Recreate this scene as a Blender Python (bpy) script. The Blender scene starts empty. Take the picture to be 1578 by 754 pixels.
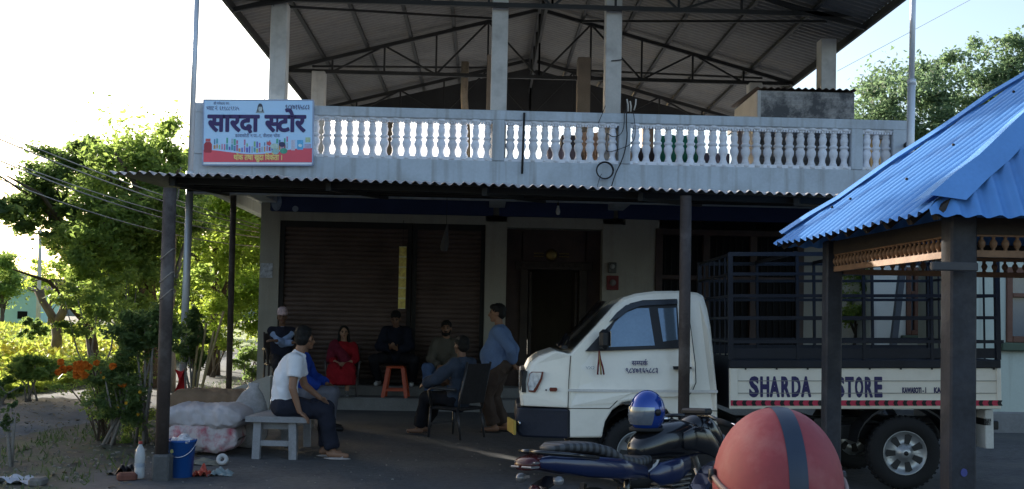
import bpy, bmesh, math, random
from mathutils import Vector, Matrix, Euler, noise
R = math.radians
V = Vector
SC = bpy.context.scene
COL = SC.collection
rng = random.Random(7)

# ------------------------------------------------------------------ camera
F, CX, CY = 1600.0, 789.0, 444.0
CAM = V((0, 0, 1.4))
YAW, PITCH, ROLL = -math.atan(44 / 1600), math.atan(56 / 1600), 0.020
RM = Matrix.Rotation(YAW, 3, 'Z') @ Matrix.Rotation(math.pi / 2 + PITCH, 3, 'X') @ Matrix.Rotation(ROLL, 3, 'Z')

def ray(px, py):
    return RM @ V(((px - CX) / F, -(py - CY) / F, -1))
def P(px, py, Y):            # point on the world plane y = Y
    d = ray(px, py); return CAM + d * (Y / d.y)
def PD(px, py, D):           # point at distance D along the view axis
    return CAM + ray(px, py) * D
def G(px, py, z=0.0):        # point on the ground
    d = ray(px, py); return CAM + d * ((z - CAM.z) / d.z)
def hz(px): return 500.5 + .02 * (px - 789)

cam = bpy.data.cameras.new('camera')
co = bpy.data.objects.new('camera', cam); COL.objects.link(co)
co.matrix_world = Matrix.Translation(CAM) @ RM.to_4x4()
cam.sensor_width = 36; cam.lens = 36 * F / 1578
cam.shift_y = (CY - 377) / 1578
cam.clip_end = 5000; cam.clip_start = .05
SC.camera = co

# ------------------------------------------------------------------ materials
MATS = {}
def mat(name, col, rough=.75, metal=0., var=.14, scale=2.5, fine=40., bump=.15, spec=.35, streak=0., coat=0., alpha=None, trans=0., dirt=None, dirt_amt=.4, dirt_scale=1.2, objrand=0.):
    m = bpy.data.materials.new(name); m.use_nodes = True
    nt = m.node_tree; N = nt.nodes; L = nt.links
    b = N['Principled BSDF']
    tc = N.new('ShaderNodeTexCoord')
    n1 = N.new('ShaderNodeTexNoise'); n1.inputs['Scale'].default_value = scale; n1.inputs['Detail'].default_value = 6
    n2 = N.new('ShaderNodeTexNoise'); n2.inputs['Scale'].default_value = fine; n2.inputs['Detail'].default_value = 3
    L.new(tc.outputs['Object'], n1.inputs['Vector']); L.new(tc.outputs['Object'], n2.inputs['Vector'])
    ad = N.new('ShaderNodeMath'); ad.operation = 'MULTIPLY_ADD'; ad.inputs[1].default_value = .35
    L.new(n2.outputs['Fac'], ad.inputs[0]); 
    ml = N.new('ShaderNodeMath'); ml.operation = 'MULTIPLY'; ml.inputs[1].default_value = .65
    L.new(n1.outputs['Fac'], ml.inputs[0]); L.new(ml.outputs[0], ad.inputs[2])
    rp = N.new('ShaderNodeMapRange'); rp.inputs['From Min'].default_value = .32; rp.inputs['From Max'].default_value = .68
    L.new(ad.outputs[0], rp.inputs['Value'])
    mx = N.new('ShaderNodeMix'); mx.data_type = 'RGBA'
    mx.inputs['A'].default_value = (*[c * (1 - var) for c in col], 1)
    mx.inputs['B'].default_value = (*[min(1, c * (1 + var)) for c in col], 1)
    L.new(rp.outputs[0], mx.inputs['Factor'])
    out = mx.outputs['Result']
    def overlay(fac, color, src):
        q = N.new('ShaderNodeMix'); q.data_type = 'RGBA'; q.inputs['B'].default_value = (*color, 1)
        L.new(src, q.inputs['A']); L.new(fac, q.inputs['Factor']); return q.outputs['Result']
    if objrand:
        oi=N.new('ShaderNodeObjectInfo');mo_=N.new('ShaderNodeMath');mo_.operation='MULTIPLY';mo_.inputs[1].default_value=objrand;L.new(oi.outputs['Random'],mo_.inputs[0]);out=overlay(mo_.outputs[0],(.30,.28,.26),out)
    if dirt:
        n3 = N.new('ShaderNodeTexNoise'); n3.inputs['Scale'].default_value = dirt_scale; n3.inputs['Detail'].default_value = 8; n3.inputs['Roughness'].default_value = .65
        L.new(tc.outputs['Object'], n3.inputs['Vector'])
        r3 = N.new('ShaderNodeMapRange'); r3.inputs['From Min'].default_value = .5; r3.inputs['From Max'].default_value = .68; r3.inputs['To Max'].default_value = dirt_amt
        L.new(n3.outputs['Fac'], r3.inputs['Value']); out = overlay(r3.outputs[0], dirt, out)
    if streak:
        mp = N.new('ShaderNodeMapping'); mp.inputs['Scale'].default_value = (5, 5, .25)
        L.new(tc.outputs['Object'], mp.inputs['Vector'])
        n4 = N.new('ShaderNodeTexNoise'); n4.inputs['Scale'].default_value = 1.6; n4.inputs['Detail'].default_value = 5
        L.new(mp.outputs[0], n4.inputs['Vector'])
        r4 = N.new('ShaderNodeMapRange'); r4.inputs['From Min'].default_value = .53; r4.inputs['From Max'].default_value = .72; r4.inputs['To Max'].default_value = streak
        L.new(n4.outputs['Fac'], r4.inputs['Value']); out = overlay(r4.outputs[0], (.16, .13, .09), out)
    L.new(out, b.inputs['Base Color'])
    b.inputs['Roughness'].default_value = rough; b.inputs['Metallic'].default_value = metal
    b.inputs['Specular IOR Level'].default_value = spec
    if coat: b.inputs['Coat Weight'].default_value = coat; b.inputs['Coat Roughness'].default_value = .06
    if trans: b.inputs['Transmission Weight'].default_value = trans
    if alpha is not None: b.inputs['Alpha'].default_value = alpha
    if bump:
        bp = N.new('ShaderNodeBump'); bp.inputs['Strength'].default_value = bump; bp.inputs['Distance'].default_value = .02
        L.new(ad.outputs[0], bp.inputs['Height']); L.new(bp.outputs[0], b.inputs['Normal'])
    MATS[name] = m
    return m

def leafmat(name, col, col2, trans=.45, rough=.5):
    m = bpy.data.materials.new(name); m.use_nodes = True
    nt = m.node_tree; N = nt.nodes; L = nt.links
    b = N['Principled BSDF']; o = N['Material Output']
    g = N.new('ShaderNodeNewGeometry')
    tc = N.new('ShaderNodeTexCoord'); n1 = N.new('ShaderNodeTexNoise'); n1.inputs['Scale'].default_value = 1.1; n1.inputs['Detail'].default_value = 3
    L.new(tc.outputs['Object'], n1.inputs['Vector'])
    ad = N.new('ShaderNodeMath'); ad.operation = 'MULTIPLY_ADD'; ad.inputs[1].default_value = .5
    L.new(g.outputs['Random Per Island'], ad.inputs[0])
    ml = N.new('ShaderNodeMath'); ml.operation = 'MULTIPLY_ADD'; ml.inputs[1].default_value = 1.4; ml.inputs[2].default_value = -.45
    L.new(n1.outputs['Fac'], ml.inputs[0]); L.new(ml.outputs[0], ad.inputs[2])
    mx = N.new('ShaderNodeMix'); mx.data_type = 'RGBA'; mx.inputs['A'].default_value = (*col, 1); mx.inputs['B'].default_value = (*col2, 1)
    L.new(ad.outputs[0], mx.inputs['Factor'])
    L.new(mx.outputs['Result'], b.inputs['Base Color']); b.inputs['Roughness'].default_value = rough; b.inputs['Specular IOR Level'].default_value = .3
    t = N.new('ShaderNodeBsdfTranslucent')
    hs = N.new('ShaderNodeHueSaturation'); hs.inputs['Value'].default_value = 2.3; hs.inputs['Hue'].default_value = .485; hs.inputs['Saturation'].default_value = 1.1
    L.new(mx.outputs['Result'], hs.inputs['Color']); L.new(hs.outputs[0], t.inputs['Color'])
    ms = N.new('ShaderNodeMixShader'); ms.inputs[0].default_value = trans
    L.new(b.outputs[0], ms.inputs[1]); L.new(t.outputs[0], ms.inputs[2]); L.new(ms.outputs[0], o.inputs['Surface'])
    return m

# ------------------------------------------------------------------ mesh builder
class MB:
    def __init__(s, M=None):
        s.v = []; s.f = []; s.mi = []; s.sm = []; s.M = M; s.cur = 0; s.smooth = False
    def add(s, pts, faces, smooth=None, M=None):
        o = len(s.v)
        if M is not None: pts = [M @ V(p) for p in pts]
        if s.M is not None: pts = [s.M @ V(p) for p in pts]
        s.v.extend([tuple(p) for p in pts])
        sm = s.smooth if smooth is None else smooth
        for f in faces:
            s.f.append([i + o for i in f]); s.mi.append(s.cur); s.sm.append(sm)
        return s
    def box(s, a, b, M=None):
        x0, y0, z0 = a; x1, y1, z1 = b
        p = [(x0,y0,z0),(x1,y0,z0),(x1,y1,z0),(x0,y1,z0),(x0,y0,z1),(x1,y0,z1),(x1,y1,z1),(x0,y1,z1)]
        return s.add(p, [(3,2,1,0),(4,5,6,7),(0,1,5,4),(1,2,6,5),(2,3,7,6),(3,0,4,7)], False, M)
    def bev(s, a, b, r=.01, M=None):      # box with chamfered edges
        x0,y0,z0 = a; x1,y1,z1 = b
        r = min(r, abs(x1-x0)*.45, abs(y1-y0)*.45, abs(z1-z0)*.45)
        pts = []; 
        for sx in (0,1):
            for sy in (0,1):
                for sz in (0,1):
                    X=(x0,x1)[sx];Y=(y0,y1)[sy];Z=(z0,z1)[sz]
                    dx=r*(1-2*sx);dy=r*(1-2*sy);dz=r*(1-2*sz)
                    pts += [(X,Y+dy,Z+dz),(X+dx,Y,Z+dz),(X+dx,Y+dy,Z)]
        I=lambda sx,sy,sz,k:(sx*4+sy*2+sz)*3+k
        fs=[]
        for q in (0,1):
            fs.append([I(q,0,0,0),I(q,1,0,0),I(q,1,1,0),I(q,0,1,0)])
            fs.append([I(0,q,0,1),I(1,q,0,1),I(1,q,1,1),I(0,q,1,1)])
            fs.append([I(0,0,q,2),I(1,0,q,2),I(1,1,q,2),I(0,1,q,2)])
        for p_ in (0,1):
            for q in (0,1):
                fs.append([I(p_,q,0,0),I(p_,q,1,0),I(p_,q,1,1),I(p_,q,0,1)])
                fs.append([I(p_,0,q,0),I(p_,1,q,0),I(p_,1,q,2),I(p_,0,q,2)])
                fs.append([I(0,p_,q,1),I(1,p_,q,1),I(1,p_,q,2),I(0,p_,q,2)])
                for t in (0,1): fs.append([I(p_,q,t,0),I(p_,q,t,1),I(p_,q,t,2)])
        return s.add(pts, fs, False, M)
    def bar(s, p0, p1, w, h=None, up=(0,0,1), M=None):
        p0=V(p0);p1=V(p1);h=h or w
        d=(p1-p0).normalized();u=V(up)
        if abs(d.dot(u))>.98:u=V((0,1,0))
        a=d.cross(u).normalized();c=a.cross(d).normalized()
        q=[]
        for p in (p0,p1):
            for i,j in ((-1,-1),(1,-1),(1,1),(-1,1)): q.append(p+a*i*w/2+c*j*h/2)
        return s.add(q,[(0,1,2,3),(7,6,5,4),(0,4,5,1),(1,5,6,2),(2,6,7,3),(3,7,4,0)],False,M)
    def tube(s, pts, r, seg=10, cap=True, M=None, rs=None):
        pts=[V(p) for p in pts];n=len(pts);out=[];a=None
        for i,p in enumerate(pts):
            d=(pts[min(i+1,n-1)]-pts[max(i-1,0)])
            if d.length<1e-9:d=V((0,0,1))
            d.normalize()
            if a is None:
                a=d.cross(V((0,0,1)) if abs(d.z)<.95 else V((1,0,0))).normalized()
            else:
                a=(a-d*a.dot(d)).normalized()
            c=d.cross(a)
            rr=rs[i] if rs else r
            for k in range(seg):
                t=2*math.pi*k/seg;out.append(p+(a*math.cos(t)+c*math.sin(t))*rr)
        fs=[]
        for i in range(n-1):
            for k in range(seg):
                k2=(k+1)%seg;fs.append((i*seg+k,i*seg+k2,(i+1)*seg+k2,(i+1)*seg+k))
        if cap:
            fs.append(tuple(range(seg))[::-1]);fs.append(tuple((n-1)*seg+k for k in range(seg)))
        return s.add(out,fs,True,M)
    def lathe(s, prof, seg=16, M=None, cap=True, arc=2*math.pi):   # prof: (r,z) about local z
        out=[];fs=[];n=len(prof)
        for r,z in prof:
            for k in range(seg):
                t=arc*k/seg;out.append((r*math.cos(t),r*math.sin(t),z))
        for i in range(n-1):
            for k in range(seg):
                k2=(k+1)%seg;fs.append((i*seg+k,i*seg+k2,(i+1)*seg+k2,(i+1)*seg+k))
        if cap:
            fs.append(tuple(range(seg))[::-1]);fs.append(tuple((n-1)*seg+k for k in range(seg)))
        return s.add(out,fs,True,M)
    def ell(s, c, r, M=None, seg=16, ring=10, rot=None, fn=None):
        c=V(c)
        if not hasattr(r,'__len__'):r=(r,r,r)
        out=[];fs=[]
        for i in range(ring+1):
            th=math.pi*i/ring
            for k in range(seg):
                ph=2*math.pi*k/seg
                p=V((r[0]*math.sin(th)*math.cos(ph),r[1]*math.sin(th)*math.sin(ph),r[2]*math.cos(th)))
                if fn:p=fn(p)
                if rot is not None:p=rot@p
                out.append(c+p)
        for i in range(ring):
            for k in range(seg):
                k2=(k+1)%seg;fs.append((i*seg+k,(i+1)*seg+k,(i+1)*seg+k2,i*seg+k2))
        return s.add(out,fs,True,M)
    def prism(s, poly, fn, d0, d1, M=None):   # poly 2-D, fn(u,v,d)->3-D
        n=len(poly)
        pts=[fn(u,v,d0) for u,v in poly]+[fn(u,v,d1) for u,v in poly]
        fs=[tuple(range(n))[::-1],tuple(range(n,2*n))]+[(i,(i+1)%n,n+(i+1)%n,n+i) for i in range(n)]
        return s.add(pts,fs,False,M)
    def quad(s,a,b,c,d,smooth=False): return s.add([a,b,c,d],[(0,1,2,3)],smooth)
    def grid(s, fn, nu, nv, smooth=True, M=None):
        pts=[fn(i/nu,j/nv) for j in range(nv+1) for i in range(nu+1)]
        fs=[(j*(nu+1)+i,j*(nu+1)+i+1,(j+1)*(nu+1)+i+1,(j+1)*(nu+1)+i) for j in range(nv) for i in range(nu)]
        return s.add(pts,fs,smooth,M)
    def mesh(s, me, M=None):
        return s.add([v.co for v in me.vertices],[tuple(p.vertices) for p in me.polygons],None,M)
    def build(s, name, mats, parent=None, origin=None, fix=False):
        if not isinstance(mats,(list,tuple)):mats=[mats]
        me=bpy.data.meshes.new(name)
        if parent is not None: inv=WORLD[parent.name].inverted()
        else:
            if origin is None:
                xs=[p[0] for p in s.v];ys=[p[1] for p in s.v];zs=[p[2] for p in s.v]
                origin=V(((min(xs)+max(xs))/2,(min(ys)+max(ys))/2,min(zs)))
            inv=Matrix.Translation(-V(origin))
        me.from_pydata([inv@V(p) for p in s.v],[],s.f)
        for m in mats: me.materials.append(m)
        me.polygons.foreach_set('material_index',s.mi)
        me.polygons.foreach_set('use_smooth',s.sm)
        me.validate(); me.update()
        if fix:
            bm=bmesh.new();bm.from_mesh(me);bmesh.ops.recalc_face_normals(bm,faces=bm.faces);bm.to_mesh(me);bm.free()
        ob=bpy.data.objects.new(name,me);COL.objects.link(ob)
        if parent is not None:
            ob.parent=parent;WORLD[ob.name]=WORLD[parent.name]
        else:
            ob.location=origin;WORLD[ob.name]=Matrix.Translation(V(origin))
        return ob
WORLD={}
def thing(name,label,cat,loc,group=None,M=None):
    o=bpy.data.objects.new(name,None);COL.objects.link(o)
    m=M if M is not None else Matrix.Translation(V(loc))
    o.matrix_world=m;WORLD[o.name]=m.copy();o.empty_display_size=.2
    return tag(o,label,cat,group)
def tag(o,label,cat,group=None,kind=None):
    o['label']=label;o['category']=cat
    if group:o['group']=group
    if kind:o['kind']=kind
    return o
def struct(o): o['kind']='structure';return o
def dup_tree(root,M,label,group=None,skip=()):
    c=root.copy();COL.objects.link(c);c.matrix_world=M;WORLD[c.name]=M.copy();c['label']=label
    if group:c['group']=group
    for ch in root.children:
        if ch.name.split('.')[0] in skip:continue
        d=ch.copy();COL.objects.link(d);d.parent=c
        for g in ch.children:
            e=g.copy();COL.objects.link(e);e.parent=d
    return c
def frame(o,x,y,z):
    m=Matrix((V(x),V(y),V(z))).transposed().to_4x4();m.translation=V(o);return m
def rotz(loc,a): return Matrix.Translation(V(loc))@Matrix.Rotation(a,4,'Z')

def corr(mb,p0,u,v,period=.076,amp=.010,nv=1,per=6,sag=0.,jit=0.,n=None):
    """corrugated sheet: waves run across u, ridges along v"""
    p0=V(p0);u=V(u);v=V(v);L=u.length;nu=int(L/period*per);n=n or u.cross(v).normalized()
    def fn(a,b):
        w=math.sin(2*math.pi*a*L/period)*amp
        j=noise.noise(V((a*L*.8,b*3,1.3)))*jit
        e=(noise.noise(V((math.floor(a*L/.76)*3.1,7,0)))*.03) if (jit and b in (0.,1.)) else 0
        return p0+u*a+v*b+n*(w+j-sag*math.sin(math.pi*b))+v.normalized()*e*(1 if b==1. else -1)
    mb.grid(fn,nu,nv,True)

def text_mesh(body,bold=0.,depth=.0):
    c=bpy.data.curves.new('t','FONT');c.body=body;c.size=1;c.offset=bold;c.extrude=depth;c.resolution_u=3
    o=bpy.data.objects.new('t',c);COL.objects.link(o)
    bpy.context.view_layer.update()
    dg=bpy.context.evaluated_depsgraph_get()
    me=bpy.data.meshes.new_from_object(o.evaluated_get(dg))
    bpy.data.objects.remove(o);bpy.data.curves.remove(c)
    return me
def deva(body,bold=.0):
    """text with '<x>' for a half letter (stem removed) and '^' for a reph hook and '/' for a subscript ra; returns (pts,faces,width)"""
    pts=[];fs=[];x=0.;i=0;buf=''
    def put(s_,half=False):
        nonlocal x
        if not s_:return
        if s_.strip()=='':x+=.3*len(s_);return
        lead=len(s_)-len(s_.lstrip());x+=.3*lead;tail=len(s_)-len(s_.rstrip())
        me=text_mesh(s_.strip(),bold)
        bm=bmesh.new();bm.from_mesh(me)
        xs=[v.co.x for v in bm.verts];w=max(xs)-bold
        if half:
            cut=w-.17
            bmesh.ops.bisect_plane(bm,geom=bm.verts[:]+bm.edges[:]+bm.faces[:],plane_co=(cut,0,0),plane_no=(1,0,0),clear_outer=True)
            w=cut
        bm.verts.ensure_lookup_table();bm.verts.index_update()
        o=len(pts)
        pts.extend([(v.co.x+x,v.co.y) for v in bm.verts])
        fs.extend([tuple(q.index+o for q in f.verts) for f in bm.faces])
        bm.free();bpy.data.meshes.remove(me);x+=w+.3*tail
    while i<len(body):
        ch=body[i]
        if ch=='<':
            put(buf);buf='';j=body.index('>',i);put(body[i+1:j],True);i=j+1;continue
        if ch in '^/':
            put(buf);buf='';o=len(pts)
            if ch=='^': pl=[(-.42,.63),(-.36,.63),(-.3,.76),(-.16,.84),(-.16,.92),(-.36,.84)]
            else: pl=[(-.28,.2),(-.24,.26),(-.45,-.02),(-.5,-.02)]
            pts.extend([(a+x,b) for a,b in pl]);fs.append(tuple(range(o,o+len(pl))));i+=1;continue
        buf+=ch;i+=1
    put(buf)
    return pts,fs,x
def put_text(mb,body,fn,u0,u1,v0,h,bold=0.,dev=True):
    """lays text from u0 to u1 with its baseline at v0, cap height h; fn(u,v)->3-D"""
    if dev: pts,fs,w=deva(body,min(bold,.012));ch=.62
    else:
        me=text_mesh(body,min(bold,.03));pts=[(v.co.x,v.co.y) for v in me.vertices];fs=[tuple(p.vertices) for p in me.polygons];ch=.69
        w=max(p[0] for p in pts)
    ext=bold-(.012 if dev else .03)
    offs=[(0,0)] if ext<=.003 else [(0,0)]+[(ext*c,ext*s) for c,s in ((1,0),(-1,0),(0,1),(0,-1),(.7,.7),(-.7,.7),(.7,-.7),(-.7,-.7))]
    e0=fn(u0,v0);nn=(fn(u0+1e-2,v0)-e0).cross(fn(u0,v0+1e-2)-e0).normalized()
    if nn.dot(CAM-e0)<0:nn=-nn
    for k,(dx,dy) in enumerate(offs):
        mb.add([fn(u0+(u1-u0)*(a+dx)/w,v0+h*(b+dy)/ch)+nn*(.0006*k) for a,b in pts],fs,False)

def two_bone(a,c,l1,l2,hint):
    a=V(a);c=V(c);d=c-a;L=min(d.length,(l1+l2)*.999);d.normalize()
    x=(l1*l1-l2*l2+L*L)/(2*L);h=math.sqrt(max(0,l1*l1-x*x))
    hv=V(hint);hv=(hv-d*hv.dot(d))
    if hv.length<1e-6:hv=V((0,0,1))
    hv.normalize()
    return a+d*x+hv*h, a+d*L

def solid(mb,voxel,smooth=2,wr=0.,wscale=9.):
    """voxel union of the closed shapes in mb; one continuous surface"""
    me=bpy.data.meshes.new('tmp');me.from_pydata(mb.v,[],mb.f);me.update()
    bm=bmesh.new();bm.from_mesh(me);bmesh.ops.remove_doubles(bm,verts=bm.verts,dist=1e-5);bmesh.ops.recalc_face_normals(bm,faces=bm.faces);bm.to_mesh(me);bm.free()
    o=bpy.data.objects.new('tmp',me);COL.objects.link(o)
    r=o.modifiers.new('r','REMESH');r.mode='VOXEL';r.voxel_size=voxel;r.use_smooth_shade=True
    s_=o.modifiers.new('s','SMOOTH');s_.iterations=smooth;s_.factor=.5
    bpy.context.view_layer.update()
    out=bpy.data.meshes.new_from_object(o.evaluated_get(bpy.context.evaluated_depsgraph_get()))
    bpy.data.objects.remove(o);bpy.data.meshes.remove(me)
    if wr:
        ns=[v.normal.copy() for v in out.vertices]
        for v,n in zip(out.vertices,ns):
            p=v.co*wscale
            k=1-abs(noise.noise(V((p.x*1.1+p.z*.35,p.y*1.1,p.z*.55-p.x*.3))))*2.2
            v.co+=n*wr*(max(-.4,k)+.5*noise.noise(p*2.3))
    r_=MB();r_.v=[tuple(v.co) for v in out.vertices];r_.f=[list(p.vertices) for p in out.polygons];r_.mi=[0]*len(r_.f);r_.sm=[True]*len(r_.f)
    bpy.data.meshes.remove(out)
    return r_
# ------------------------------------------------------------------ palette
concrete = mat('painted_concrete', (.43,.475,.53), .85, var=.12, scale=1.5, fine=25, bump=.12, streak=.45, dirt=(.2,.19,.17), dirt_amt=.35)
colgrey = mat('column_plaster', (.46,.44,.42), .9, var=.12, scale=2, dirt=(.2,.19,.18), dirt_amt=.5, dirt_scale=2.5, streak=.25)
wallgrey = mat('wall_plaster', (.36,.345,.30), .9, var=.12, scale=1.2, dirt=(.17,.16,.14), dirt_amt=.4, streak=.2)
plinthm = mat('plinth_cement', (.20,.20,.20), .9, var=.2, dirt=(.09,.09,.09))
whitepaint = mat('baluster_whitewash', (.74,.76,.84), .8, var=.07, scale=4, dirt=(.42,.40,.36), dirt_amt=.55, dirt_scale=6, objrand=.42)
steel = mat('dark_steel', (.022,.021,.021), .7, .1, var=.25)
rust = mat('rusty_steel', (.09,.06,.05), .75, .2, var=.3, scale=6)
rooftin = mat('roof_tin_underside', (.10,.094,.09), .6, .2, var=.25, scale=.9, fine=12, dirt=(.13,.11,.09), dirt_amt=.6)
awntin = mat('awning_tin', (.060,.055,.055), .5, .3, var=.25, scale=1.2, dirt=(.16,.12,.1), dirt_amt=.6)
darkblue = mat('dark_blue_board', (.02,.036,.11), .6, var=.2)
shutterm = mat('shutter_brown', (.12,.085,.075), .6, .25, var=.25, scale=2, dirt=(.04,.03,.025))
woodred = mat('dark_red_wood', (.052,.030,.025), .55, var=.3, scale=5)
wooddark = mat('dark_wood', (.038,.027,.021), .6, var=.3, scale=5)
woodlt = mat('weathered_wood', (.22,.19,.16), .85, var=.3, scale=6, fine=60)
glassdk = mat('dark_glass', (.010,.010,.011), .6, var=.1, bump=0, spec=.08)
brickm = None
blackm = mat('black_plastic', (.012,.012,.014), .45, var=.2)
rubber = mat('rubber', (.014,.014,.015), .85, var=.25, fine=80)
chrome = mat('chrome', (.62,.62,.64), .18, 1., var=.08, bump=0)
cablem = mat('black_cable', (.02,.02,.024), .6, var=.2)
whitepipe = mat('galvanised_pipe', (.55,.58,.63), .45, .35, var=.1)
brass = mat('brass', (.20,.14,.05), .4, .8, var=.2)

def brick_mat(name,c1,c2,mortar,scale=4.):
    m=bpy.data.materials.new(name);m.use_nodes=True;nt=m.node_tree;N=nt.nodes;L=nt.links;b=N['Principled BSDF']
    tc=N.new('ShaderNodeTexCoord');mp=N.new('ShaderNodeMapping');mp.inputs['Rotation'].default_value=(R(90),0,0)
    br=N.new('ShaderNodeTexBrick');br.inputs['Scale'].default_value=scale;br.inputs['Color1'].default_value=(*c1,1);br.inputs['Color2'].default_value=(*c2,1);br.inputs['Mortar'].default_value=(*mortar,1);br.inputs['Mortar Size'].default_value=.03
    L.new(tc.outputs['Object'],mp.inputs[0]);L.new(mp.outputs[0],br.inputs['Vector'])
    n=N.new('ShaderNodeTexNoise');n.inputs['Scale'].default_value=3.2;n.inputs['Detail'].default_value=8;n.inputs['Roughness'].default_value=.75;L.new(tc.outputs['Object'],n.inputs['Vector'])
    rm=N.new('ShaderNodeMapRange');rm.inputs['From Min'].default_value=.42;rm.inputs['From Max'].default_value=.58;L.new(n.outputs['Fac'],rm.inputs['Value'])
    mx=N.new('ShaderNodeMix');mx.data_type='RGBA';mx.inputs['B'].default_value=(.07,.07,.075,1);L.new(rm.outputs[0],mx.inputs['Factor']);L.new(br.outputs['Color'],mx.inputs['A'])
    L.new(mx.outputs['Result'],b.inputs['Base Color']);b.inputs['Roughness'].default_value=.9
    bp=N.new('ShaderNodeBump');bp.inputs['Strength'].default_value=.6;bp.inputs['Distance'].default_value=.02;L.new(n.outputs['Fac'],bp.inputs['Height']);L.new(bp.outputs[0],b.inputs['Normal'])
    return m
brickm=brick_mat('mouldy_brick',(.29,.27,.26),(.25,.24,.235),(.31,.30,.295))

# ------------------------------------------------------------------ ground
_q=PD(1055,755.5,9.25);TX0,TZ0=_q.x,_q.z-.004
def gz(x,y):
    z=0.
    # the yard falls to a shallow ditch beside the road the camera stands on
    t=max(0,min(1,(8.1-y)/.9));t2=max(0,min(1,(5.2-y)/1.2));z-=.135*(t*t*(3-2*t))*(1-t2*t2*(3-2*t2))
    # yard rises a little to the right where the truck stands
    s=max(0,min(1,(x-.1)/1.))*max(0,min(1,(y-7)/1.5))*max(0,min(1,(15-y)/3));z+=(TZ0+.02*(min(x,6.5)-TX0))*s
    if x<-3.2:
        k=min(1,(-3.2-x)/1.5);z+=k*.035*noise.noise(V((x*.9,y*.9,0)))+k*.02*noise.noise(V((x*3,y*3,5)))
    if y>40:z+=0
    return z
def ground_material():
    m=bpy.data.materials.new('ground');m.use_nodes=True;nt=m.node_tree;N=nt.nodes;L=nt.links;b=N['Principled BSDF']
    tc=N.new('ShaderNodeTexCoord')
    def ns(sc,det=6,ro=.6):
        n=N.new('ShaderNodeTexNoise');n.inputs['Scale'].default_value=sc;n.inputs['Detail'].default_value=det;n.inputs['Roughness'].default_value=ro;L.new(tc.outputs['Object'],n.inputs['Vector']);return n.outputs['Fac']
    def mr(s,a,b_,c=0,d=1):
        r=N.new('ShaderNodeMapRange');r.inputs['From Min'].default_value=a;r.inputs['From Max'].default_value=b_;r.inputs['To Min'].default_value=c;r.inputs['To Max'].default_value=d;L.new(s,r.inputs['Value']);return r.outputs[0]
    def mix(f,a,b_):
        x=N.new('ShaderNodeMix');x.data_type='RGBA'
        for k,s in (('A',a),('B',b_)):
            if isinstance(s,tuple):x.inputs[k].default_value=(*s,1)
            else:L.new(s,x.inputs[k])
        L.new(f,x.inputs['Factor']);return x.outputs['Result']
    cem=mix(mr(ns(.9),.4,.62),(.064,.065,.070),(.095,.096,.10))
    cem=mix(mr(ns(14,4),.45,.7),cem,(.046,.046,.048));cem=mix(mr(ns(.45,8,.7),.50,.60,0,.7),cem,(.10,.095,.088));cem=mix(mr(ns(60,2),.62,.74),cem,(.09,.09,.09))
    soil=mix(mr(ns(1.4),.4,.6),(.036,.034,.030),(.058,.055,.046))
    soil=mix(mr(ns(2.2,8,.7),.48,.62),soil,(.040,.060,.024))
    soil=mix(mr(ns(22,3),.6,.72),soil,(.13,.12,.10))
    sx=N.new('ShaderNodeSeparateXYZ');L.new(tc.outputs['Object'],sx.inputs[0])
    ad=N.new('ShaderNodeMath');ad.operation='MULTIPLY_ADD';ad.inputs[1].default_value=1.2;L.new(ns(1.3),ad.inputs[0]);L.new(sx.outputs['X'],ad.inputs[2])
    col=mix(mr(ad.outputs[0],-2.95,-2.6),soil,cem)
    L.new(col,b.inputs['Base Color']);b.inputs['Roughness'].default_value=.9
    bp=N.new('ShaderNodeBump');bp.inputs['Strength'].default_value=.5;bp.inputs['Distance'].default_value=.03;L.new(ns(9,8,.7),bp.inputs['Height']);L.new(bp.outputs[0],b.inputs['Normal'])
    return m
mb=MB()
xs=[-1600,-600,-200,-80,-40,-25]+[-18+.3*i for i in range(121)]+[22,30,50,120,400,1500]
ys=[-40,-10,-3]+[0+.3*i for i in range(101)]+[34,40,50,70,110,200,400,900,2400]
for y in ys:
    for x in xs: mb.v.append((x,y,gz(x,y)))
nx=len(xs)
for j in range(len(ys)-1):
    for i in range(nx-1):
        mb.f.append([j*nx+i,j*nx+i+1,(j+1)*nx+i+1,(j+1)*nx+i]);mb.mi.append(0);mb.sm.append(True)
struct(mb.build('ground',ground_material(),origin=(0,0,0)))

# gravel lane that runs away along the left side of the shop
pathm=mat('gravel_lane',(.10,.106,.116),.95,var=.3,scale=3,fine=55,bump=.5,dirt=(.12,.11,.09),dirt_amt=.6,dirt_scale=2)
ctr=[(-7.6,7.5,1.5),(-6.9,10,1.35),(-6.35,13,1.25),(-6.2,16,1.2),(-6.5,20,1.2),(-7.0,26,1.3),(-7.9,36,1.4),(-9,48,1.5),(-10,62,1.5)]
mb=MB();rows=[]
for i in range(len(ctr)-1):
    for k in range(10):
        t=k/10;a,b=ctr[i],ctr[i+1];rows.append([a[q]+(b[q]-a[q])*t for q in range(3)])
rows.append(list(ctr[-1]))
for cx,cy,hw in rows:
    for k in range(9):
        u=k/4-1;x=cx+u*hw*(1+.22*noise.noise(V((cy*.7,u*2,3))));mb.v.append((x,cy,gz(x,cy)+.02+.02*(1-u*u)-(.05 if abs(u)>.99 else 0)))
for j in range(len(rows)-1):
    for k in range(8):
        mb.f.append([j*9+k,j*9+k+1,(j+1)*9+k+1,(j+1)*9+k]);mb.mi.append(0);mb.sm.append(True)
struct(mb.build('path',pathm))

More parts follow.
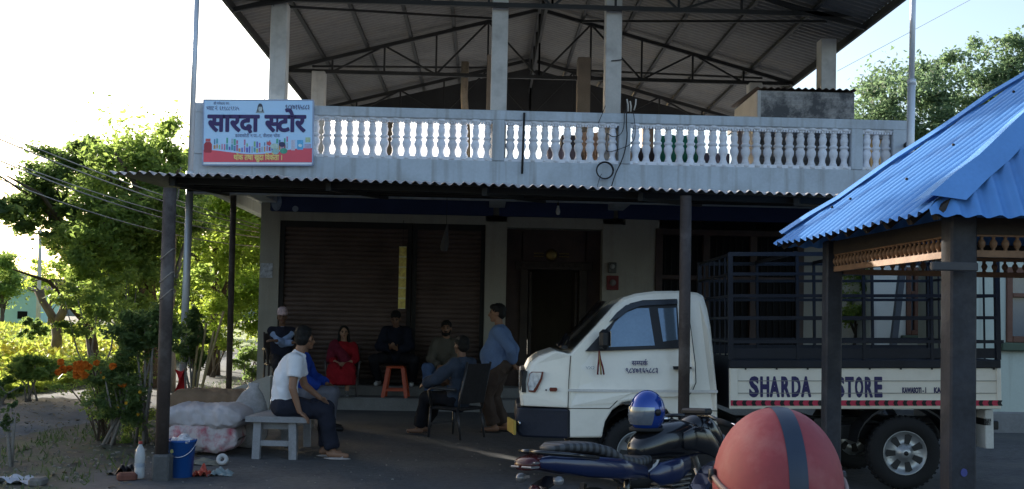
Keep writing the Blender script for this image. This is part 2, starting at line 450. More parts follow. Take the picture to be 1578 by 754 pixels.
# hills on the horizon
hm=mat('hill_forest',(.07,.10,.08),.95,scale=.01,fine=.1,bump=0)
mb=MB()
mb.grid(lambda a,b:V((-1500+2600*a,2000+300*b,(60+150*abs(noise.noise(V((a*5+.8,2,0))))+60*noise.noise(V((a*14,3,0))))*math.sin(math.pi*min(1,b*.5+.001))-2)),90,6)
struct(mb.build('hills',hm))

# ------------------------------------------------------------------ the shop building
Yb,Yp,Yw=15.9,16.5,17.25
XL=P(399,450,Yw).x; XR=P(1283,450,Yw).x
YB=26.5
ZS=3.62    # underside of the terrace slab
shop=thing('shop_building','two storey village shop with open tin roofed terrace, white balusters and brown rolling shutters','building',((XL+XR)/2,Yw,0))
xw=lambda px,py=480:P(px,py,Yw).x
zw=lambda px,py:P(px,py,Yw).z
# plinth with an inner step
mb=MB();mb.bev((XL-.15,Yp,-.1),(XR+.1,Yw-.25,.2),.015);mb.build('plinth',plinthm,shop)
mb=MB();mb.bev((XL-.1,Yw-.25,-.05),(XR+.1,Yw+.3,.36),.012);mb.build('step',plinthm,shop)
x1,x2,x3,x4,x5,x6,x7=xw(428),xw(746),xw(779),xw(927),xw(962),xw(1014),xw(1232)
xm0,xm1=xw(629),xw(637)
ztop=zw(590,343);zdoor=zw(850,352)
mb=MB()
mb.box((XL,Yw,.36),(x1,Yw+.3,ZS));mb.box((x2,Yw-.02,.36),(x3,Yw+.3,ZS-.52));mb.box((x4,Yw-.02,.36),(x5,Yw+.3,ZS-.52))
mb.box((x1,Yw+.01,ztop),(x2,Yw+.3,ztop+.18));mb.box((x3,Yw+.01,zdoor),(x4,Yw+.3,ztop+.18))
mb.box((x1,Yw+.02,ztop+.18),(XR,Yw+.3,ZS))
mb.box((x5,Yw,.36),(x6,Yw+.3,ztop+.18));mb.box((x7,Yw,.36),(XR,Yw+.3,ztop+.18));mb.box((x6,Yw,.36),(x7,Yw+.3,1.05))
mb.box((XL,Yw+.3,0),(XL+.25,YB,ZS));mb.box((XR-.25,Yw+.3,0),(XR,YB,ZS));mb.box((XL+.25,YB-.25,0),(XR-.25,YB,ZS))
mb.box((XL+.25,Yw+4,0),(XR-.25,Yw+4.2,ZS))
mb.box((XL+.25,Yw+.3,.3),(XR-.25,Yw+4,.36))
mb.build('ground_floor_wall',wallgrey,shop)
# blue board strip above the openings, on brackets, with pale painted ovals
mb=MB();zb0,zb1=zw(590,330),ZS-.06
mb.bev((xw(414),Yw-.12,zb0),(xw(757),Yw-.02,zb1),.01);mb.bev((xw(766),Yw-.12,zb0),(xw(942),Yw-.02,zb1),.01);mb.bev((xw(949),Yw-.12,zb0),(XR-.05,Yw-.02,zb1),.01)
nb=mb.build('name_board',darkblue,shop)
palebl=mat('faded_blue_paint',(.25,.31,.42),.7,var=.3,scale=8)
for (px,py,rx,rz) in ((426,311,.085,.15),(455,322,.05,.05)):
    c=P(px,py,Yw-.13);mb=MB();mb.prism([(c.x+rx*math.cos(2*math.pi*k/20),c.z+rz*math.sin(2*math.pi*k/20)) for k in range(20)],lambda u,v,d:(u,d,v),Yw-.128,Yw-.12);mb.build('painted_oval',palebl,nb)
# rolling shutters
def shutter(xa,xb):
    mb=MB();n=34;h=ztop-.37
    prof=[]
    for i in range(n):
        for q,(dy,dz) in enumerate(((0,.0),(-.018,.25),(-.024,.5),(-.018,.8),(0,.97))):
            prof.append((dy,.37+h*(i+dz)/n))
    for dy,z in prof:
        for x in (xa,xb):mb.v.append((x,Yw+.10+dy,z))
    for i in range(len(prof)-1):
        mb.f.append([2*i,2*i+1,2*i+3,2*i+2]);mb.mi.append(0);mb.sm.append(False)
    s=mb.build('rolling_shutter',shutterm,shop)
    for x in (xa,xb):
        m2=MB();m2.box((x-.035,Yw+.03,.36),(x+.035,Yw+.12,ztop));m2.build('guide_rail',steel,s)
    m2=MB();m2.bev((xa+.04,Yw+.05,.37),(xb-.04,Yw+.11,.45),.008);m2.build('bottom_bar',steel,s)
    m2=MB();m2.box((xa,Yw+.02,ztop-.10),(xb,Yw+.12,ztop-.001));m2.build('hood',steel,s)
shutter(x1+.04,xm0);shutter(xm1,x2-.04)
# carved wooden doorway
dl,dr=xw(803),xw(905)
mb=MB()
yd=Yw+.30
mb.box((x3,yd,.36),(dl+.02,yd+.1,zdoor+.2));mb.box((dr-.02,yd,.36),(x4,yd+.1,zdoor+.2));mb.box((dl,yd,zw(850,412)),(dr,yd+.1,zdoor+.2))
dw=mb.build('door_panelling',woodred,shop)
mb=MB();mb.bev((dl-.02,yd-.05,.36),(dl+.12,yd+.02,zw(850,405)),.01);mb.bev((dr-.12,yd-.05,.36),(dr+.02,yd+.02,zw(850,405)),.01);mb.bev((dl-.1,yd-.07,zw(850,415)),(dr+.1,yd+.02,zw(850,402)),.01)
for px in range(806,905,9): c=P(px,409,yd-.07);mb.bev((c.x-.03,yd-.085,c.z-.03),(c.x+.03,yd-.06,c.z+.03),.01)
fr=mb.build('door_frame',wooddark,shop)
c=P(850,393,yd-.05);mb=MB();mb.ell((0,0,0),(.10,.035,.10),M=Matrix.Translation(c));mb.build('round_emblem',brass,fr)
mb=MB()
for s_ in (-1,1):
    for k in range(2): mb.bev((c.x+s_*.13-(.0 if s_>0 else .17),yd-.02,c.z-.035+k*.05),(c.x+s_*.13+(.17 if s_>0 else 0),yd-.005,c.z-.015+k*.05),.005)
mb.build('lintel_carving',brass,fr)
mb=MB();zt=zw(850,418);
mb.bev((dl+.13,yd+.02,.38),(dl+.19,yd+.62,zt),.01);mb.bev((dr-.19,yd+.02,.38),(dr-.13,yd+.62,zt),.01)
d1=mb.build('door_leaf',wooddark,shop)
mb=MB();mb.bar((dl+.125,yd+.05,.9),(dl+.125,yd+.05,1.15),.03);mb.ell((dl+.2,yd+.5,1.3),.03);mb.build('door_handle',chrome,d1)
# shop window behind the truck
mb=MB();zt0,zt1=1.05,ztop+.0
for a in (x6,(x6*2+x7)/3,(x6+2*x7)/3,x7): mb.bev((a-.06,Yw-.04,zt0),(a+.06,Yw+.1,zt1),.01)
mb.bev((x6-.06,Yw-.045,zt0-.06),(x7+.06,Yw+.1,zt0+.04),.01);mb.bev((x6-.06,Yw-.045,zt1-.1),(x7+.06,Yw+.1,zt1+.0),.01);mb.bev((x6,Yw-.035,2.2),(x7,Yw+.09,2.28),.01)
wn=mb.build('window',woodred,shop)
mb=MB();mb.box((x6+.06,Yw+.05,zt0+.04),(x7-.06,Yw+.06,zt1-.1));mb.build('window_pane',glassdk,wn)
mb=MB()
for i in range(1,22):
    x=x6+(x7-x6)*i/22;mb.tube([(x,Yw+.02,zt0+.04),(x,Yw+.02,zt1-.1)],.008,6)
mb.build('window_grille',steel,wn)

# terrace slab and fascia
BL=P(298,200,Yb).x;BR=P(1398,230,Yb).x
xb=lambda px,py=200:P(px,py,Yb).x
zbm=P(600,244,Yb).z;zbt=P(600,181,Yb).z;zr=P(600,166,Yb).z
print('balcony',zbm,zbt,zr,BL,BR,XL,XR,'shutter',ztop,zdoor,zb0)
zfl=zbm-.12
mb=MB();mb.box((BL+.01,Yb+.15,ZS),(BR-.01,YB,zfl));mb.build('terrace_slab',concrete,shop)
mb=MB();mb.bev((BL,Yb,ZS-.32),(BR,Yb+.15,zbm),.012)
mb.bev((BL,Yb+.151,ZS-.2),(BL+.15,YB,zbm),.012);mb.bev((BR-.15,Yb+.151,ZS-.2),(BR,YB,zbm),.012)
fasc=mb.build('terrace_fascia',concrete,shop)
for x in (XL+.15,(x2+x3)/2,(x4+x5)/2,XR-.15):
    mb=MB();mb.bev((x-.13,Yb+.16,ZS-.3),(x+.13,Yw-.13,ZS),.01);mb.build('slab_bracket_beam',concrete,shop)
# posts of the parapet
for a,b in ((298,316),(759,778),(954,972),(1312,1330),(1376,1398)):
    mb=MB();mb.bev((xb(a),Yb-.012,zbm-.002),(xb(b),Yb+.168,zr-.006),.01);mb.build('parapet_post',concrete,shop)
# balusters: pre-cast vase shaped pieces between rails
Hb=zbt-zbm
prof=[(.075,0),(.075,.045),(.05,.055),(.056,.075),(.040,.11),(.030,.15),(.034,.20),(.055,.25),(.064,.29),(.060,.33),(.040,.37),(.046,.39),(.062,.40),(.062,.43),(.046,.44),(.036,.46),(.044,.50),(.052,.54),(.050,.57),(.034,.61),(.042,.625),(.042,.64),(.03,.655),(.036,.68),(.06,.71),(.075,.72),(.075,.76)]
sc=Hb/.76
mb=MB();mb.lathe([(.017+r*.88,z*sc) for r,z in prof],14);
tmp=mb.build('baluster',whitepaint,None,(0,0,0));bal_me=tmp.data;bpy.data.objects.remove(tmp)
SL=shop.location
def bpanel(xa,xb_,ya,yb_,n):
    a=V((xa,ya,0));b=V((xb_,yb_,0));d=(b-a).normalized()
    mb=MB();up=V((0,0,1))
    mb.bar(a+up*(zbt-.02),b+up*(zbt-.02),.13,.035)
    nt=int((b-a).length/.0425)
    side=d.cross(up)
    for i in range(nt):     # small scallops hanging under the rail
        c=a+d*((i+.5)*.0425)+up*(zbt-.052)+side*.05
        mb.bar(c-up*.016,c+up*.016,.03,.025,up=d)
    p=mb.build('balustrade_panel',whitepaint,shop)
    mb=MB();mb.bar(a+up*(zbm+.02),b+up*(zbm+.02),.15,.05);mb.build('curb',whitepaint,p)
    for i in range(n):
        c=a.lerp(b,(i+.5)/n)
        o=bpy.data.objects.new('baluster',bal_me);COL.objects.link(o);o.parent=p
        o.location=(c.x-SL.x,c.y-SL.y,zbm+.001);o.rotation_euler=(rng.gauss(0,.008),rng.gauss(0,.012),rng.uniform(0,6));o.scale=(rng.uniform(.94,1.05),)*2+(1,);WORLD[o.name]=WORLD[shop.name]
    return p
ym=Yb+.08
bpanel(xb(316),xb(759),ym,ym,25);bpanel(xb(778),xb(954),ym,ym,10);bpanel(xb(972),xb(1312),ym,ym,20);bpanel(xb(1330),xb(1376),ym,ym,3)
mb=MB();mb.bev((BL-.02,Yb-.02,zbt),(BR+.01,Yb+.18,zr),.012)
mb.bev((BL-.02,Yb+.181,zbt),(BL+.16,YB,zr),.012);mb.bev((BR-.16,Yb+.181,zbt),(BR+.01,YB,zr),.012)
mb.build('top_rail',concrete,shop)
mb=MB()
for k in range(11):
    y=Yb+.9+k*(YB-Yb-1)/11
    for x in (BL+.08,BR-.08): mb.bev((x-.06,y-.1,zbm),(x+.06,y+.1,zbt),.01)
mb.build('side_parapet_post',concrete,shop)
# roof geometry
ZE=6.28;PIT=.265
EL=G(355,0,ZE).x;ER=G(1376,0,ZE).x
XC=(EL+ER)/2;ZR=ZE+PIT*(XC-EL)
print('eaves',EL,ER,P(355,0,Yb).z,P(1376,0,Yb).z,'ridge',XC,ZR)
Y0,Y1=14.2,25.2
for sx,xe in ((-1,EL),(1,ER)):
    mb=MB();corr(mb,(xe,Y0,ZE),V((0,Y1-Y0,0)),V((XC-xe,0,ZR-ZE)),period=.15,amp=.018,nv=4,per=6,n=V((0,0,1)))
    mb.build('roof_sheet',rooftin,shop)
    mb=MB();mb.bar((xe+.0*sx,Y0,ZE-.075),(xe,Y1,ZE-.075),.05,.13);mb.build('eave_board',steel,shop)
    for k in range(1,6):
        t=k/6;x=xe+(XC-xe)*t;z=ZE+(ZR-ZE)*t-.055
        mb=MB();mb.bar((x,Y0,z),(x,Y1,z),.06,.05);mb.build('purlin',steel,shop)
mb=MB();mb.bar((XC,Y0,ZR-.16),(XC,Y1,ZR-.16),.09,.09)
for y in [Y0+.3+i*1.1 for i in range(10)]:
    mb.bar((XC,y,ZR-.16),(XC,y+.55,ZR-.75),.035);mb.bar((XC,y+.55,ZR-.75),(XC,y+1.1,ZR-.16),.035)
mb.bar((XC,Y0,ZR-.75),(XC,Y1,ZR-.75),.05,.05);mb.build('ridge_girder',steel,shop)
def truss(y,lift=0.):
    mb=MB();zc=ZE-.12+lift
    mb.bar((EL+.1,y,zc),(ER-.1,y,zc),.06,.07)
    for xe in (EL,ER):
        mb.bar((xe,y,ZE-.12),(XC,y,ZR-.12),.06,.07)
        pts=[]
        for k in range(0,6):
            t=k/5;x=xe+(XC-xe)*t;zt=ZE-.12+(ZR-ZE)*t
            if k: mb.bar((x,y,zc),(x,y,zt),.035)
            if k<5:
                x2_=xe+(XC-xe)*(k+1)/5;mb.bar((x,y,zc) if k%2 else (x,y,zt),(x2_,y,ZE-.12+(ZR-ZE)*(k+1)/5) if k%2 else (x2_,y,zc),.035)
    return mb.build('roof_truss',steel,shop)
truss(Yb+.1,.2);truss(19.8);truss(23.6)
for s_,xa,xb2 in ((1,EL,XC),(-1,ER,XC)):
    mb=MB();mb.bar((xa+s_*.6,Yb+.2,ZE+.0),(XC-s_*.8,19.7,ZR-.35),.04);mb.bar((xa+s_*.6,19.9,ZE+.0),(XC-s_*.8,23.5,ZR-.35),.04);mb.build('roof_brace',steel,shop)
# rear gable infill below the roof
yg=24.2;mb=MB()
zg=P(800,190,yg).z
mb=MB()
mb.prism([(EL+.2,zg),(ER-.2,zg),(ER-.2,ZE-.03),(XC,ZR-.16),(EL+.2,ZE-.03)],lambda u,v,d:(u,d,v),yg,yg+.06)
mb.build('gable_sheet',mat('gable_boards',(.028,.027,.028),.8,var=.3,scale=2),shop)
# columns
def column(px,Y,w,top,py=120,m=colgrey,z0=None):
    x=P(px,py,Y).x;mb=MB();mb.bev((x-w/2,Y,zfl if z0 is None else z0),(x+w/2,Y+w,top),.012)
    return mb.build('terrace_column',m,shop)
roofz=lambda x:ZE+PIT*((x-EL) if x<XC else (ER-x))-.14
for px,Y in ((427,Yb+.19),(769,Yb+.19),(945,Yb+.19),(1277,Yb+.95)): x=P(px,80,Y).x;column(px,Y,.255,roofz(x)+.02 if px not in(1277,) else ZE-.05)
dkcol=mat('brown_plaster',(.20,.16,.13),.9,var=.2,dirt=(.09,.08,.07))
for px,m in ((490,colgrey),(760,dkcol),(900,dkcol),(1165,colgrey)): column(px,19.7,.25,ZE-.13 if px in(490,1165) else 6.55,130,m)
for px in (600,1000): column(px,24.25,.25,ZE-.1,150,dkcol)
# mould stained brick tank with tin lid on the terrace corner
yt=Yb+.45;a=P(1168,150,yt).x;b=P(1317,150,yt).x
mb=MB();mb.bev((a,yt,zfl),(b,yt+1.5,P(1240,141,yt).z),.01);
tk=mb.build('brick_tank',brickm,shop)
mb=MB();mb.bev((a-.012,yt-.006,zfl),(a+.05,yt+1.51,P(1240,141,yt).z),.01);mb.build('paler_side',mat('paler_side_tone',(.40,.39,.38),.9,dirt=(.3,.27,.23)),tk)  # left face slab in a paler tone than the brick
mb=MB();zz=P(1240,138,yt).z;corr(mb,(a-.05,yt-.06,zz+.0),V((b-a+.10,0,.0)),V((0,1.8,.06)),period=.11,amp=.015,nv=2,jit=.01,n=V((0,0,1)));mb.build('tin_lid',rust,tk)

# ------------------------------------------------------------------ awning of corrugated tin in front of the shop
DA=9.0
aw=thing('tin_awning','wide rusty corrugated tin awning on dark posts across the shop front','awning',G(640,742)*1.0)
fl=PD(168,266,DA);frr=PD(1300,302,DA)
fl2=PD(1325,303,DA)
backL=V((BL-.35,Yb-.03,3.36));backR=V((BR+.1,Yb-.03,3.36))
u=fl2-fl
mb=MB();N_=int(u.length/.085)*6
def awf(a,b):
    p=fl.lerp(fl2,a);q=backL.lerp(backR,a)
    w=math.sin(2*math.pi*a*u.length/.085)*.014
    sh=math.floor(a*u.length/.77)
    j=noise.noise(V((sh*2.7,1,0)))*.02*(1-b)+noise.noise(V((a*30,b*2,4)))*.012
    r=p.lerp(q,b);r.z+=w+j;r.y+=noise.noise(V((sh*1.9,9,0)))*.05*(1-b)
    return r
def awlip(a,t):
    j=round(t*6)
    if j==0:
        r=awf(a,0);k=noise.noise(V((math.floor(a*u.length/.77)*2.3,5,5)));return r+V((0,-.045,-.011-.008*k))
    return awf(a,(j-1)/5)
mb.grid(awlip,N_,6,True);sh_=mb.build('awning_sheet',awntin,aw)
mb=MB();mb.grid(lambda a,t:awlip(a,t)+V((0,-.004,.005)),N_,6,True);mb.build('sunlit_galvanised_top',mat('sunlit_galvanised_tin',(.34,.34,.35),.5,.3,var=.25,scale=1.2,dirt=(.2,.15,.12),dirt_amt=.6),sh_)  # second tin skin, coloured paler so the front lip reads sunlit
d=(fl2-fl).normalized();inw=V((0,.25,-.02))
mb=MB();mb.bar(fl+d*.45+inw,fl2-d*.1+inw,.045,.055);mb.build('front_beam',steel,aw)
for k in range(5):
    t=.08+k*.21;p=fl.lerp(fl2,t)+V((0,.1,-.05));q=backL.lerp(backR,t)+V((0,-.02,-.06))
    mb=MB();mb.bar(p,q,.045,.07);mb.build('rafter',steel,aw)
for k in (1,2,3):
    t=k/4;p=fl.lerp(backL,t)+V((.4,0,-.04));q=fl2.lerp(backR,t)+V((0,0,-.04))
    mb=MB();mb.bar(p,q,.04,.05);mb.build('batten',steel,aw)
postm=mat('awning_post_paint',(.055,.042,.038),.7,var=.3,scale=4,dirt=(.16,.14,.13),dirt_amt=.6,dirt_scale=3)
def pole_part(a,b,r,name='post',m=postm,parent=aw):
    mb=MB();mb.tube([a,b],r,12);return mb.build(name,m,parent)
a=PD(249,704,DA);a.z=.22;t_=PD(262,290,DA);ps=pole_part(a,t_,.058)
mb=MB();bx=PD(250,735,8.95);mb.bev((bx.x-.072,bx.y-.072,gz(bx.x,bx.y)-.05),(bx.x+.072,bx.y+.072,.22),.015);mb.build('concrete_footing',mat('footing_cement',(.085,.085,.085),.95,var=.3),ps)
for zz,dx in ((1.95,.0),(1.6,-.0),(1.72,.03)):   # pale scuffs: rope lashings round the post
    c=a.lerp(t_,(zz-a.z)/(t_.z-a.z));mb=MB();mb.tube([c+V((.061*math.cos(q*.7),.061*math.sin(q*.7),.05*math.sin(q*.9)+dx)) for q in range(10)],.006,5);mb.build('rope_lashing',woodlt,ps)
a=PD(1053,700,DA);a.z=0.;t_=PD(1057,302,DA);pole_part(a,t_,.050)
a=PD(352,620,17.0);a.z=.0;t_=PD(360,296,17.0);pole_part(a,t_,.05)
# ------------------------------------------------------------------ shop sign
Ys=Yb-.09
tl,tr,bl,br=P(314,154,Ys),P(483,153.5,Ys),P(312.5,254,Ys),P(481.5,254.5,Ys)
SW=((tr-tl).length+(br-bl).length)/2;SH=(tl-bl).length
sign=thing('shop_sign','light blue signboard with Devanagari lettering fixed to the balcony front','sign',(bl+br)/2)
ex=(br-bl).normalized();ez=(tl-bl).normalized();ey=ez.cross(ex).normalized()
if ey.y<0:ey=-ey
def sg(u,v,d=0.): return bl+ex*(u*SW)+ez*(v*SH)-ey*d      # u,v in 0..1
signblue=mat('sign_sky_blue',(.46,.69,.96),.45,var=.03,bump=0)
signred=mat('sign_red',(.72,.10,.14),.45,var=.03,bump=0)
navy=mat('sign_navy',(.045,.03,.13),.5,var=.05,bump=0)
navy2=mat('sign_slate_text',(.13,.16,.30),.5,var=.05,bump=0)
cream=mat('sign_yellow',(.85,.70,.25),.5,var=.05,bump=0)
signwhite=mat('sign_white',(.8,.82,.85),.5,var=.03,bump=0)
mb=MB();mb.box((0,0,0),(0,0,0)) if False else None
mb.prism([(0,0),(1,0),(1,1),(0,1)],lambda u,v,d:sg(u,v,d),-.05,.0);mb.build('sign_panel',signblue,sign)
mb=MB()
for a,b in (((0,0),(1,0)),((1,0),(1,1)),((1,1),(0,1)),((0,1),(0,0))): mb.bar(sg(*a)+ey*.02,sg(*b)+ey*.02,.02,.05,up=(0,1,0))
mb.build('sign_frame',mat('sign_frame_metal',(.30,.36,.50),.5,.4),sign)
# red wave along the foot with a white base line
mb=MB();n=36
top=[(k/n,.205-.045*math.sin(2*math.pi*(k/n*1.0+.0)-1.2)*(.6+.7*k/n)) for k in range(n+1)]
for k in range(n):
    mb.add([sg(top[k][0],.04,.003),sg(top[k+1][0],.04,.003),sg(*top[k+1],.003),sg(*top[k],.003)],[(0,1,2,3)],False)
red_=mb.build('red_wave',signred,sign)
mb=MB();mb.add([sg(0,.0,.003),sg(1,.0,.003),sg(1,.033,.003),sg(0,.033,.003)],[(0,1,2,3)],False);mb.build('white_base_line',signwhite,sign)
tf=lambda u,v:sg(u/SW,v/SH,.005)
def stext(body,u0,u1,v0,h,m,bold=.02,parent=sign,name='lettering'):
    mb=MB();put_text(mb,body,tf,u0*SW,u1*SW,v0*SH,h*SH,bold);return mb.build(name,m,parent)
stext('सारदा',.045,.505,.52,.235,navy,.042)
stext('<स>टोर',.565,.93,.52,.235,navy,.042)
stext('९८४७१६५८८३',.745,.965,.86,.065,navy2,.02)
stext('<भ>याट नं. ६११८८९१३५',.025,.325,.84,.055,navy2,.012)
stext('श्ी गणेशाय नमः'.replace('श्ी','शी'),.09,.235,.925,.035,navy2,.01)
stext('कावासोती न.पा.-१, कैलाश चोक',.29,.70,.425,.045,navy2,.01)
stext('थोक तथा खुद/ा िवक/ेता ।',.28,.72,.075,.075,cream,.03,red_)
# printed pictures of goods
def pic(u,v,w,h,col,name='goods_picture'):
    key='print_%d_%d_%d'%tuple(int(c*99) for c in col)
    m=MATS.get(key) or mat(key,col,.5,var=.2,scale=30,bump=0)
    mb=MB();mb.add([sg(u-w/2,v,.004),sg(u+w/2,v,.004),sg(u+w/2,v+h,.004),sg(u-w/2,v+h,.004)],[(0,1,2,3)],False);return mb.build(name,m,sign)
# gas cylinder
mb=MB();cx,cy=.045,.185;w,h=.036,.165
mb.add([sg(cx+w*a,cy+h*b,.0045) for a,b in ((-.8,0),(.8,0),(1,.12),(1,.78),(.6,1),(-.6,1),(-1,.78),(-1,.12))],[tuple(range(8))],False);mb.build('gas_cylinder_picture',mat('print_cylinder_red',(.36,.05,.07),.5,bump=0),sign)
pic(.045,.355,.045,.045,(.55,.12,.14));pic(.045,.30,.04,.012,(.8,.75,.75))
gcol=[(.12,.25,.45),(.35,.12,.14),(.1,.4,.3),(.5,.5,.15),(.15,.15,.5),(.35,.45,.55),(.1,.35,.45),(.55,.3,.15),(.25,.5,.25),(.5,.2,.35)]
r2=random.Random(3)
for k in range(30):
    u=.105+k*.0228;b=.215+.028*math.sin(k*.22)
    wv=.205-.045*math.sin(2*math.pi*u-1.2)*(.6+.7*u)
    y=wv+.02+r2.random()*.015
    for q in range(r2.choice((1,2,2))):
        h=r2.uniform(.05,.10);pic(u,y,r2.uniform(.011,.019),h,r2.choice(gcol));y+=h+.012
pic(.885,.235,.055,.15,(.12,.42,.72));pic(.955,.255,.06,.07,(.4,.38,.55));pic(.955,.35,.045,.075,(.42,.55,.38));pic(.82,.225,.035,.16,(.55,.55,.68))
for (u,v,rr,c) in ((.60,.33,.022,(.6,.12,.14)),(.72,.315,.03,(.05,.05,.12)),(.65,.285,.035,(.45,.6,.55)),(.735,.215,.035,(.08,.35,.25)),(.66,.205,.035,(.3,.5,.5)),(.885,.3,.018,(.7,.8,.85))):
    key='printr_%d_%d'%(int(u*100),int(v*100));m=mat(key,c,.5,var=.2,scale=30,bump=0)
    mb=MB();mb.add([sg(u+rr*math.cos(q*.5236),v+rr*1.3*math.sin(q*.5236),.006) for q in range(12)],[tuple(range(12))],False);mb.build('goods_picture',m,sign)
# small seated figure motif at the head of the board: dark hair, pale face, grey shoulders
for pts,c,nm,dd in (([(.475,.80),(.555,.80),(.54,.87),(.49,.87)],(.30,.36,.38),'emblem_shoulders',.0042),([(.488,.82),(.545,.82),(.538,.91),(.525,.945),(.505,.945),(.494,.91)],(.05,.06,.09),'emblem_hair',.0050),([(.503,.825),(.53,.825),(.535,.865),(.53,.895),(.503,.895),(.498,.865)],(.48,.55,.58),'emblem_face',.0062)):
    mb=MB();mb.add([sg(u,v,dd) for u,v in pts],[tuple(range(len(pts)))],False);mb.build(nm,mat(nm+'_print',c,.5,var=.2,scale=40,bump=0),sign)

# ------------------------------------------------------------------ cables, poles and bits on the front
def cable(pts,r,label,cat='cable',m=cablem,name='cable',group=None):
    # smooth the polyline
    q=[V(p) for p in pts]
    for _ in range(2):
        o=[q[0]]
        for a,b in zip(q,q[1:]): o+= [a.lerp(b,.25),a.lerp(b,.75)]
        o.append(q[-1]);q=o
    mb=MB();mb.tube(q,r,6);return tag(mb.build(name,m),label,cat,group)
Yc=Yb-.06
c=P(932,263,Yc);mb=MB()
for k in range(3): mb.tube([c+V((.125*math.cos(t/20*2*math.pi),-.012*k,.125*math.sin(t/20*2*math.pi)))*(1+.03*k) if 0 else c+V(((.122+.006*k)*math.cos(t/20*2*math.pi),-.012*k,(.122+.006*k)*math.sin(t/20*2*math.pi))) for t in range(21)],.008,6)
tag(mb.build('cable_coil',cablem),'black coil of cable hanging on the balcony face','cable')
pc=lambda L_:[P(x,y,Yc-.01) for x,y in L_]
cable(pc([(966,160),(965,190),(967,215),(960,245),(948,268),(941,292)]),.010,'thick black cable running down the middle parapet post past the coil')
cable(pc([(962,170),(962,195),(957,208),(945,212),(938,207)]),.007,'short looped wire curling left of the middle parapet post')
cable(pc([(976,172),(980,205),(975,222),(955,230),(935,236),(933,225),(936,205)]),.006,'thin wire sagging across the balusters either side of the middle post')
cable(pc([(927,268),(922,280),(920,293)]),.005,'thin grey wire end dropping from the cable coil to the awning')
cable(pc([(933,163),(928,176),(922,190)]),.006,'short wire dangling over the rail left of the middle post')
cable([P(905,94,Yb+.1),P(960,88,Yb+.05),P(1120,140,Yb-.2),P(1290,108,Yb-.3),P(1450,10,13)],.008,'thin sagging wire slung from the right terrace columns to the sky') if False else None
cable([P(942,94,Yb+.17),P(961,92,Yb+.17)],.008,'black cable wrapped round the terrace column above the coil')
mb=MB();mb.tube([P(804.5,268,Yc),P(808,174,Yc)],.018,8);tag(mb.build('iron_rod',steel),'black iron rod leaning upright against the balcony front','rod')
for (x0,y0,x1_,y1_) in ((968,172,966,153),(977,170,980,153),(972,172,971,156)):
    mb=MB();mb.tube([P(x0,y0,Yb+.05),P((x0+x1_)/2+1,(y0+y1_)/2,Yb+.05),P(x1_,y1_,Yb+.05)],.012,6)
    tag(mb.build('pipe_stub',mat('pipe_stub_pvc_%d'%x0,(.5,.46,.42),.6)),{968:'left of the short pale pipe stubs sticking up over the middle post',977:'white right hand pipe stub sticking up over the middle post',972:'shortest pipe stub between two others on the middle post'}[x0],'pipe','pipe stubs above the middle parapet post')
mb=MB();mb.tube([P(408,156,Yb+.1),P(408,138,Yb+.1)],.007,6);tag(mb.build('reinforcing_bar',rust),'thin bar poking up from the parapet behind the signboard','bar')
# flag poles
def pole(a,b,r,label,m=whitepipe,name='flag_pole'):
    t=thing(name,label,'pole',a);mb=MB();mb.tube([a,a.lerp(b,.5)],r*1.15,12);mb.tube([a.lerp(b,.5),b],r*.85,12);mb.build('pole_shaft',m,t)
    mb=MB();q=a.lerp(b,.5);d=(b-a).normalized();mb.tube([q-d*.04,q+d*.04],r*1.3,12);mb.build('pole_collar',m,t);return t
D1=14.4
pole(PD(281,598,D1),PD(305.5,-60,D1),.045,'tall leaning white pole standing left of the signboard')
rp=PD(1402.5,250,15.7);tp=PD(1408,-60,15.7);base=rp+(rp-tp)*((rp.z-3.35)/(tp.z-rp.z))
fp=pole(base,tp,.05,'tall white pole rising past the right end of the balcony')
for zz in (3.5,4.3):
    q=rp.lerp(tp,(zz-rp.z)/(tp.z-rp.z));mb=MB();mb.bar(q+V((.02,0,0)),V((BR-.02,Yb+.08,zz)),.05);mb.build('wall_clamp',steel,fp)
redm=mat('red_cloth',(.50,.02,.025),.8,var=.2);whitecloth=mat('white_cloth',(.6,.6,.6),.9)
c=PD(284,580,D1-.1);mb=MB()
mb.grid(lambda a,b:c+V((-.10+.20*a+.05*math.sin(b*5+a*4),-.12+.05*math.sin(a*9+b*3)-.05*b,.10-.52*b-.03*math.sin(a*7))),10,12)
tag(mb.build('red_cloth',redm),'red cloth tied round the foot of the left pole','cloth')
# hanging yellow strip of sachets on the shutters
Yh=Yw-.06
c0=P(621,380,Yh);c1=P(619,476,Yh)
st=thing('sachet_strip','long yellow strip of sachets hanging on the brown shutters','sachets',c1)
ym_=mat('sachet_yellow',(.88,.66,.18),.35,var=.35,scale=14,bump=.05);yl=mat('sachet_pale',(.9,.86,.55),.35,var=.2,scale=20)
mb=MB();mb.tube([P(622,340,Yw-.02),c0],.004,5);mb.build('hanging_string',steel,st)
for k in range(6):
    a=c0.lerp(c1,k/6);b=c0.lerp(c1,(k+1)/6);w=.060
    mb=MB();mb.cur=0
    mb.grid(lambda u,v:V((a.x-w+2*w*u,a.y-.012*math.sin(math.pi*v)*math.sin(math.pi*u)+.01*math.sin(k),a.z+(b.z-a.z)*v)),6,5)
    mb.cur=1
    for vv in (.02,.93):
        mb.add([V((a.x-w-.001,a.y-.016,a.z+(b.z-a.z)*vv)),V((a.x+w+.001,a.y-.016,a.z+(b.z-a.z)*vv)),V((a.x+w,a.y-.016,a.z+(b.z-a.z)*(vv+.06))),V((a.x-w,a.y-.016,a.z+(b.z-a.z)*(vv+.06)))],[(0,1,2,3)],False)
    mb.build('sachet',[ym_,yl],st)
